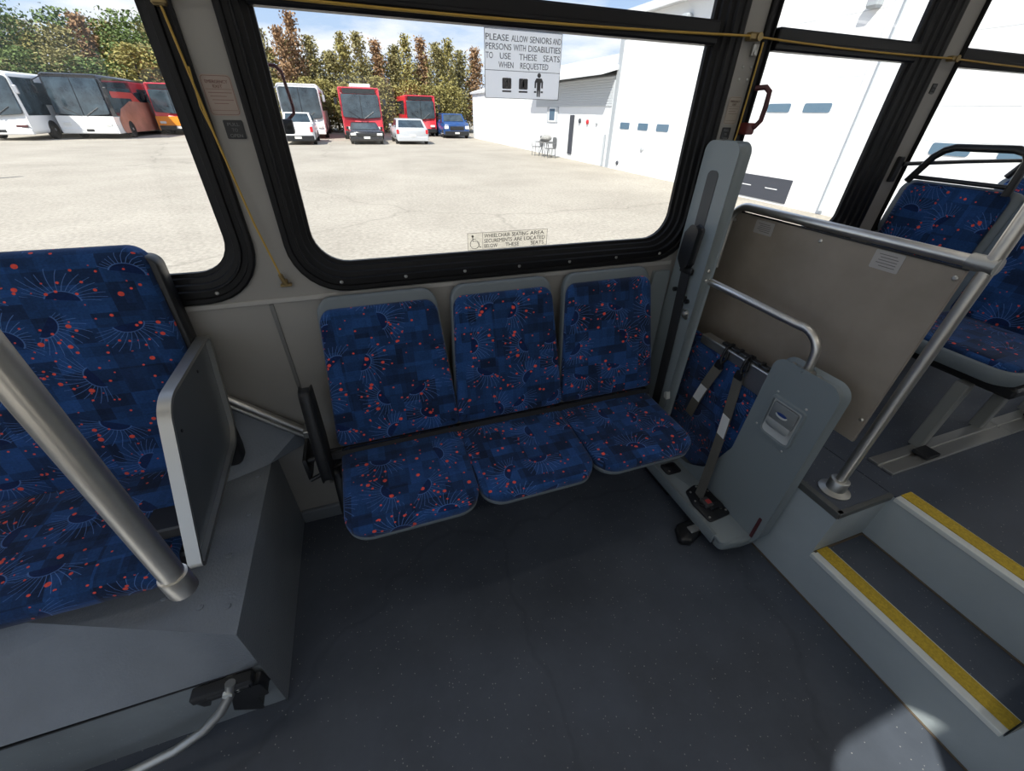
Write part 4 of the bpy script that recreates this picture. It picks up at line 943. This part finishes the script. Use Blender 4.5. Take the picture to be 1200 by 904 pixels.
def car(kind, label, x0, x1, y, ht, L, paint, style, facing=-1):
    """profile in (s, z), s from the near end; near end = rear when facing=+1"""
    t = thing(kind, label, 'car', ((x0+x1)/2, y, GZ)); W = x1-x0; z0 = GZ+.22; cx = (x0+x1)/2
    H = ht-.22
    if style == 'pickup': lowp = [(0, .15), (0, .62), (.02, .62), (L, .62), (L, .15)]; cab = [(2.0, .60), (2.25, 1.0), (3.6, 1.0), (4.2, .62)]; 
    elif style == 'suv': cab = [(1.15, .58), (1.9, .98), (L-.5, 1.0), (L-.12, .6)]
    elif style == 'sedan_rear': cab = [(.35, .56), (1.15, .97), (2.5, 1.0), (3.4, .58)]
    else: cab = [(1.3, .56), (2.1, .97), (3.3, 1.0), (4.2, .58)]
    zb = z0+H*.60
    side = rpoly([(y, z0), (y+L, z0), (y+L-.05, z0+H*.52), (y+L-.5, zb), (y+.25, zb), (y, z0+H*.50)], [.12, .12, .15, .15, .15, .12], 4)
    g = G(); g.prism(side, 'x', x0, x1, .10, 3); g.obj('body', paint, t, smooth=True)
    def cabloop(ins, xx, tum): return [(xx, y+s, z0+H*k-ins) for s, k in cab]
    g = G(); 
    A = [(x0+.06+(.0 if k < .7 else .16), y+s, z0+H*k) for s, k in cab]; B = [(x1-.06-(.0 if k < .7 else .16), y+s, z0+H*k) for s, k in cab]
    g.loops([A, B]); co_ = g.obj('cabin', paint, t)
    def lerp(a, b, k): return tuple(a[i]+(b[i]-a[i])*k for i in range(3))
    def quad(pl, pr, ql, qr, nm, push):
        v = [lerp(lerp(pl, pr, .07), lerp(ql, qr, .07), .12), lerp(lerp(pl, pr, .93), lerp(ql, qr, .93), .12), lerp(lerp(pl, pr, .93), lerp(ql, qr, .93), .88), lerp(lerp(pl, pr, .07), lerp(ql, qr, .07), .88)]
        g = G(); g.loops([[tuple(Vector(p)+Vector(push)*.004) for p in v], [tuple(Vector(p)+Vector(push)*.02) for p in v]]); g.obj(nm, DG, co_)
    quad(A[0], B[0], A[1], B[1], 'near_window', (0, -1, .6)); quad(A[3], B[3], A[2], B[2], 'far_window', (0, 1, .6))
    quad(A[0], A[3], A[1], A[2], 'side_window', (-1, 0, .2)); quad(B[0], B[3], B[1], B[2], 'side_window', (1, 0, .2))
    for s_, xo in ((-1, x0), (1, x1)):
        wheel(t, xo+s_*.02, y+.85, .34, .22, s_); wheel(t, xo+s_*.02, y+L-.85, .34, .22, s_)
        rear = facing > 0
        G().bbox(xo-s_*.03, y-.02, z0+H*.30 if not rear else z0+H*.32, xo-s_*.38 if not rear else xo-s_*.20, y+.08, z0+H*.44 if not rear else z0+H*.52, .02).obj('tail_lamp' if rear else 'headlamp', LAMPR if rear else LAMPW, t)
        G().bbox(xo, y+cab[0][0]+.4 if not rear else y+cab[3][0]-.5, zb+.02, xo+s_*.16, y+cab[0][0]+.55 if not rear else y+cab[3][0]-.35, zb+.16, .02).obj('door_mirror', paint, t)
    G().bbox(x0+.05, y-.06, z0-.02, x1-.05, y+.15, z0+H*.20, .04).obj('bumper', BLACK if style == 'pickup' or paint is CB else paint, t)
    G().bbox(cx-.2, y-.075, z0+.12+(H*.1 if style == 'sedan_rear' else 0), cx+.2, y-.055, z0+.25+(H*.1 if style == 'sedan_rear' else 0), .004).obj('number_plate', PLT, t)
    if facing < 0: G().bbox(cx-W*.28, y-.03, z0+H*.24, cx+W*.28, y+.05, z0+H*.42, .02).obj('grille', BLACK, t)
    return t
pk = car('pickup_truck', 'white pickup truck seen from behind beside the window edge', -3.95, -2.0, 32.5, 1.72, 5.4, CW, 'pickup', 1)
car('black_car', 'low black car standing in front of the red bus', .15, 2.25, 32.9, 1.22, 4.4, CK, 'front', -1)
car('sedan', 'silver sedan seen from behind in front of a red bus', 3.15, 5.35, 33.0, 1.50, 4.6, CS, 'sedan_rear', 1)
car('blue_pickup', 'dark blue pickup near the corner of the white building', 8.05, 10.3, 41.0, 1.85, 5.2, CB, 'suv', -1)
# yellow bollard at the left edge
t = thing('bollard', 'yellow steel bollard at the far left edge of the lot', 'bollard', (-9.9, 17.8, GZ))
G().tube([(-10.35, 17.8, GZ), (-10.35, 17.8, .35)], .09, 16).obj('post', mat('yellow bollard paint', (.75, .5, .06), .5), t, smooth=True)
G().ell((-10.35, 17.8, .35), (.09, .09, .05)).obj('cap', mat('yellow bollard cap', (.75, .5, .06), .5), t, smooth=True)

# ---------------------------------------------------------------- white workshop building
BW = mat('white building cladding', (.80, .82, .84), .6); BG = mat('eave shade and fittings grey', (.50, .53, .56), .6); BT = mat('grey building trim', (.36, .39, .42), .5)
BR = mat('pale metal roof', (.62, .64, .66), .5); BD = mat('white door', (.82, .83, .84), .5); DW = mat('door window glass', (.10, .17, .24), .15); DK = mat('dark opening', (.05, .055, .07), .6)
bx = 10.9
t = thing('workshop_building', 'white workshop building with tall bay doors along the right side of the lot', 'building', (bx, 18, GZ))
g = G(); g.box(bx, -8, GZ, bx+18, 18.1, 4.65); g.obj('tall_wall', BW, t)
g = G(); g.box(bx+.01, 18.1, GZ, bx+14, 42, 2.95); g.loops([[(bx+.01, 42, 2.95), (bx+14, 42, 2.95), (bx+7, 42, 4.9)], [(bx+.01, 18.1, 2.95), (bx+14, 18.1, 2.95), (bx+7, 18.1, 4.9)]]); g.obj('low_wall', BW, t)
g = G()
for k in range(11): z = 1.93+k*.093; g.box(bx-.03, 18.3, z, bx+.01, 26.9, z+.085)
g.obj('shaded_siding', BG, t)  # eave's shade put into the board colour, ending at the shade line
g = G(); g.loops([[(bx-.80, 18.1, 2.96), (bx+7, 18.1, 4.95), (bx+7, 18.1, 5.07), (bx-.80, 18.1, 3.12)], [(bx-.80, 27.0, 2.96), (bx+7, 27.0, 4.95), (bx+7, 27.0, 5.07), (bx-.80, 27.0, 3.12)]])
g.loops([[(bx-.12, 27.0, 2.90), (bx+7, 27.0, 4.88), (bx+14.2, 27, 2.9), (bx+14.2, 27, 3.0), (bx+7, 27.0, 5.0), (bx-.12, 27.0, 3.04)], [(bx-.12, 42.3, 2.90), (bx+7, 42.3, 4.88), (bx+14.2, 42.3, 2.9), (bx+14.2, 42.3, 3.0), (bx+7, 42.3, 5.0), (bx-.12, 42.3, 3.04)]]); g.obj('low_roof', BR, t)
g = G(); g.loops([[(bx-.35, -8, 4.62), (bx+18, -8, 6.4), (bx+18, -8, 6.55), (bx-.35, -8, 4.85)], [(bx-.35, 18.4, 4.62), (bx+18, 18.4, 6.4), (bx+18, 18.4, 6.55), (bx-.35, 18.4, 4.85)]]); g.obj('tall_roof', BR, t)
g = G(); g.box(bx-.04, 17.95, GZ, bx+.02, 18.2, 4.62); g.obj('corner_trim', BT, t)
g = G(); g.tube([(bx-.08, 18.45, GZ+.02), (bx-.08, 18.45, .9)], .05, 8); g.obj('pipe_guard', BT, t)
def bay(y0, y1, zt, wins, zw, label_):
    g = G(); g.box(bx-.015, y0, GZ, bx+.01, y1, zt); d = g.obj('bay_door', BD, t)
    g = G(); k = 5
    for i in range(1, 8): z = GZ+(zt-GZ)*i/8; g.box(bx-.019, y0, z-.008, bx-.014, y1, z+.008)
    g.obj('panel_seams', mat('door seam', (.6, .62, .64), .5), d)
    g = G(); g.box(bx-.03, y0-.08, GZ, bx+.0, y0-.03, zt+.05); g.box(bx-.03, y1+.03, GZ, bx, y1+.08, zt+.05); g.obj('door_frame', mat('door frame pale', (.66, .68, .70), .5), d)
    for (a, b) in wins: G().prism(rrect(a, zw[0], b, zw[1], .04, 3), 'x', bx-.03, bx-.01).obj('door_window', DW, d)
bay(13.95, 17.8, 3.85, ((16.72, 17.40), (15.45, 16.1), (14.2, 14.9)), (1.14, 1.37), 'a')
bay(7.9, 12.2, 4.1, ((9.47, 10.16), (8.36, 9.08)), (1.75, 1.94), 'b')
bay(3.2, 7.0, 4.1, ((5.3, 5.95), (4.2, 4.88)), (1.08, 1.28), 'c')
G().box(bx-.035, 8.63, -.30, bx-.005, 10.75, .27).obj('dark_loading_gap', DK, t)
g = G(); g.box(bx-.037, 9.9, -.01, bx-.034, 10.3, .01); g.box(bx-.037, 9.0, -.01, bx-.034, 9.4, .01); g.split('gap_mark', BW, t)
G().prism(rrect(21.75, -.12, 22.2, 1.58, .01), 'x', bx-.04, bx).obj('side_door_gap', DK, t)
wd = G().box(bx-.05, 24.0, 1.25, bx, 24.9, 1.90).obj('building_window', BD, t)
G().box(bx-.06, 24.1, 1.32, bx-.045, 24.8, 1.84).obj('pane', DW, wd)
g = G(); g.box(bx-.05, 23.72, 1.25, bx, 23.92, 1.92); g.box(bx-.05, 24.98, 1.25, bx, 25.15, 1.92); g.split('shutter', BG, t)
g = G(); g.tube([(bx-.08, 7.55, GZ+.1), (bx-.08, 7.55, 4.6)], .06, 10); g.obj('downspout', mat('pale downspout', (.62, .68, .70), .5), t)
g = G(); g.bbox(bx-.25, 14.1, 4.05, bx-.02, 14.4, 4.3, .04); g.tube([(bx-.12, 14.25, 4.0), (bx, 14.25, 3.85)], .03, 8); g.bbox(bx-.2, 8.1, 3.55, bx, 8.35, 3.78, .04); g.split('flood_light', BT, t)
for (y, z, r_, m_, nm) in ((21.1, 1.35, .10, DK, 'wall_lamp'), (20.3, 1.32, .10, LAMPR, 'fire_bell'), (19.4, 1.32, .08, BG, 'meter_box'), (15.55, .55, .10, BG, 'lock_plate'), (17.2, -.10, .08, DK, 'vent_cap')):
    G().lathe([(r_, 0), (r_, -.05), (r_*.5, -.08)], (bx-.01, y, z), 'x', 14).obj(nm, m_, t)
# patio furniture by the wall
def pchair(x, y, label):
    t = thing('patio_chair', label, 'chair', (x, y, GZ), 'metal patio chairs by the white building'); m = mat('dark patio metal', (.14, .145, .15), .5)
    g = G(); g.bbox(x-.24, y-.24, GZ+.42, x+.24, y+.24, GZ+.45, .02); g.obj('seat', m, t)
    g = G(); g.prism(rrect(y-.24, GZ+.45, y+.24, GZ+.95, .12, 5), 'x', x+.22, x+.25); g.obj('backrest', m, t)
    for a in (-1, 1):
        for b in (-1, 1): G().tube([(x+.22*a, y+.22*b, GZ), (x+.2*a, y+.2*b, GZ+.43)], .018, 6).obj('leg', m, t)
        G().tube([(x-.22, y+.25*a, GZ+.43), (x-.22, y+.25*a, GZ+.66), (x+.22, y+.25*a, GZ+.68)], .016, 6).obj('armrest', m, t)
pchair(9.95, 24.15, 'dark metal patio chair nearest the window of the building')
pchair(10.1, 22.7, 'dark metal patio chair nearer the dark door gap')
t = thing('patio_table', 'round dark patio table with a heap of stuff by the building', 'table', (10.1, 23.4, GZ)); m = mat('patio table metal', (.17, .17, .17), .5)
G().lathe([(.42, 0), (.42, .03), (.38, .035)], (10.1, 23.4, GZ+.68), 'z', 20).obj('tabletop', m, t)
for a in range(4): G().tube([(10.1+.36*math.cos(a*PI/2+.7), 23.4+.36*math.sin(a*PI/2+.7), GZ), (10.1+.12*math.cos(a*PI/2+.7), 23.4+.12*math.sin(a*PI/2+.7), GZ+.68)], .02, 6).obj('leg', m, t)
g = G(); g.ell((10.1, 23.3, GZ+.88), (.28, .36, .16), 12, 7); g.ell((10.05, 23.6, GZ+.82), (.2, .22, .10), 12, 7); tag(g.obj('covered_heap', mat('grey heap', (.30, .30, .29), .8, var=.4, vscale=9)), 'grey rounded heap lying on the patio table', 'heap')

# ---------------------------------------------------------------- trees
LEAFC = {'olive': ((.25, .225, .10), (.40, .36, .17)), 'rust': ((.29, .18, .10), (.42, .29, .17)), 'green': ((.12, .17, .06), (.22, .27, .10)), 'gold': ((.28, .25, .09), (.42, .37, .15))}
def leafmat(n):
    a, b = LEAFC[n]; m = bpy.data.materials.new('leaves '+n); m.use_nodes = True; nt = m.node_tree; L = nt.links.new; bs = nt.nodes['Principled BSDF']
    bs.inputs['Roughness'].default_value = .8; bs.inputs['Specular IOR Level'].default_value = .1
    tc = nd(nt, 'ShaderNodeTexCoord'); no = nd(nt, 'ShaderNodeTexNoise', i_Scale=1.6, i_Detail=6, i_Roughness=.8); L(tc.outputs['Object'], no.inputs['Vector'])
    c0 = LEAFC['rust'][0] if n == 'olive' else a
    r = ramp(nt, [(.30, tuple(c*.8 for c in a)), (.5, a), (.68, b), (.8, c0)], no.outputs[0]); L(r.outputs[0], bs.inputs['Base Color']); return m
LM = {k: leafmat(k) for k in LEAFC}; BARK = mat('grey bark', (.10, .085, .07), .9)
def tree_proto(kind, h, w, conic, seed, n=2300):
    rnd = random.Random(seed)
    root = thing('tree', '', 'tree', (0, 0, GZ)); root.location = (0, 0, 0)
    g = G(); g.tube([(0, 0, 0), (.05, 0, h*.5), (0, .05, h*.93)], .14, 8, r1=.03)
    for k in range(9):
        a = rnd.random()*6.28; z = h*(.25+.6*k/9); l = w*.55*(1-z/h*.7); g.tube([(0, 0, z), (l*math.cos(a), l*math.sin(a), z+l*.6)], .04, 5, r1=.015)
    g.obj('trunk', BARK, root)
    b = bmesh.new()
    lobes = [(rnd.random()*6.28, rnd.uniform(.05, 1), rnd.uniform(.35, 1.0)) for _ in range(26)]
    for i in range(n):
        if rnd.random() < .8:
            la, lz, lr = lobes[rnd.randrange(len(lobes))]; env = w*(1-lz)**.65*1.05 if conic else w*math.sqrt(max(0, 1-(2*lz-1)**2))*.95+.1
            zc = h*(.12+.86*lz); R = env*lr*.75; s = w*.30*(1.1-.6*lz)
            p = Vector((R*math.cos(la), R*math.sin(la), zc))+Vector((rnd.gauss(0, s), rnd.gauss(0, s), rnd.gauss(0, s*1.3)))
        else:
            z = rnd.random(); env = w*(1-z)**.7 if conic else w*math.sqrt(max(0, 1-(2*z-1)**2)); a = rnd.random()*6.28; r = env*math.sqrt(rnd.random())
            p = Vector((r*math.cos(a), r*math.sin(a), h*(.08+.92*z)))
        if p.z < .1 or p.z > h*1.03: continue
        sz = rnd.uniform(.05, .13); q = Matrix.Rotation(rnd.random()*6.28, 3, Vector((rnd.gauss(0, 1), rnd.gauss(0, 1), rnd.gauss(0, 1))).normalized())
        vs = [b.verts.new(p+q@Vector(c)*sz) for c in ((-1, -.6, 0), (1, -.6, .2), (1.1, .7, 0), (-.9, .7, .25))]
        b.faces.new(vs)
    gg = G(); gg.b.free(); gg.b = b; bmesh.ops.recalc_face_normals(b, faces=[]); 
    me = bpy.data.meshes.new('foliage'); b.to_mesh(me); b.free(); me.materials.append(LM[kind]); o = bpy.data.objects.new('foliage', me); C.objects.link(o); o.parent = root
    return root
protos = [tree_proto('olive', 8.2, 1.9, True, 1), tree_proto('rust', 8.6, 1.6, True, 2), tree_proto('gold', 6.2, 2.1, False, 3), tree_proto('green', 8.0, 3.0, False, 4, 3000), tree_proto('olive', 7.4, 2.8, False, 5, 3000), tree_proto('gold', 8.0, 1.7, True, 6)]
TL = [('slender olive tree in the wood behind the parked buses', 'slender olive trees'), ('rusty red autumn tree in the wood behind the buses', 'rusty trees'), ('low golden bush-like tree at the foot of the wood', 'golden bushes'),
      ('broad dark green tree in the wood behind the buses', 'broad green trees'), ('broad olive tree in the wood behind the buses', 'broad olive trees'), ('slender golden tree in the wood behind the buses', 'slender golden trees')]
used = [False]*6
rt = random.Random(11)
def put_tree(k, x, y, s, sz=None):
    o = protos[k] if not used[k] else copy_tree(protos[k]); used[k] = True
    o.location = (x, y, GZ); o.rotation_euler.z = rt.random()*6.28; o.scale = (s, s, sz or s)
    o['label'], o['group'] = TL[k]; return o
# front row (right part, x -8..14)
x = -9.0
seq = [0, 5, 0, 1, 1, 0, 0, 5, 0, 1, 0, 5, 1, 0, 5, 0, 1]
hts = [.80, .78, .86, .84, .98, .84, .72, .90, .88, .80, .72, .92, .86, .84, .9, .8, .8]
for i in range(17):
    put_tree(seq[i], x+rt.uniform(-.3, .3), 53.5+rt.uniform(-1, 1), .95, hts[i]*1.10); x += 1.45
x = -9.5
for i in range(15): put_tree((0, 4, 5)[i % 3], x, 57.5+rt.uniform(-.8, .8), 1.05, .92 if (i % 3) == 0 else .84); x += 1.75
x = -9.2
for i in range(14): put_tree(2, x+rt.uniform(-.5, .5), 51.3+rt.uniform(-.6, .6), .85, .62+rt.uniform(0, .12)); x += 1.55
# left, denser and higher
x = -46
k = 0
while x < -11:
    put_tree((3, 4, 3, 2, 4, 1)[k % 6], x+rt.uniform(-.6, .6), 57+rt.uniform(-1.5, 1.5), 1.15, .86+.28*min(1, max(0, (-x-16)/14))+rt.uniform(-.05, .05)); x += 2.3; k += 1
x = -44
while x < -10:
    put_tree((4, 3, 2, 4, 3)[k % 5], x+rt.uniform(-.6, .6), 53+rt.uniform(-1, 1), 1.1, .62+rt.uniform(0, .14)); x += 2.5; k += 1
x = -56
while x < -14:
    put_tree((3, 4)[k % 2], x+rt.uniform(-1, 1), 66+rt.uniform(-1.5, 1.5), 1.4, 1.12+rt.uniform(0, .1)); x += 3.0; k += 1
put_tree(2, -15.8, 50.6, 1.25, .95)
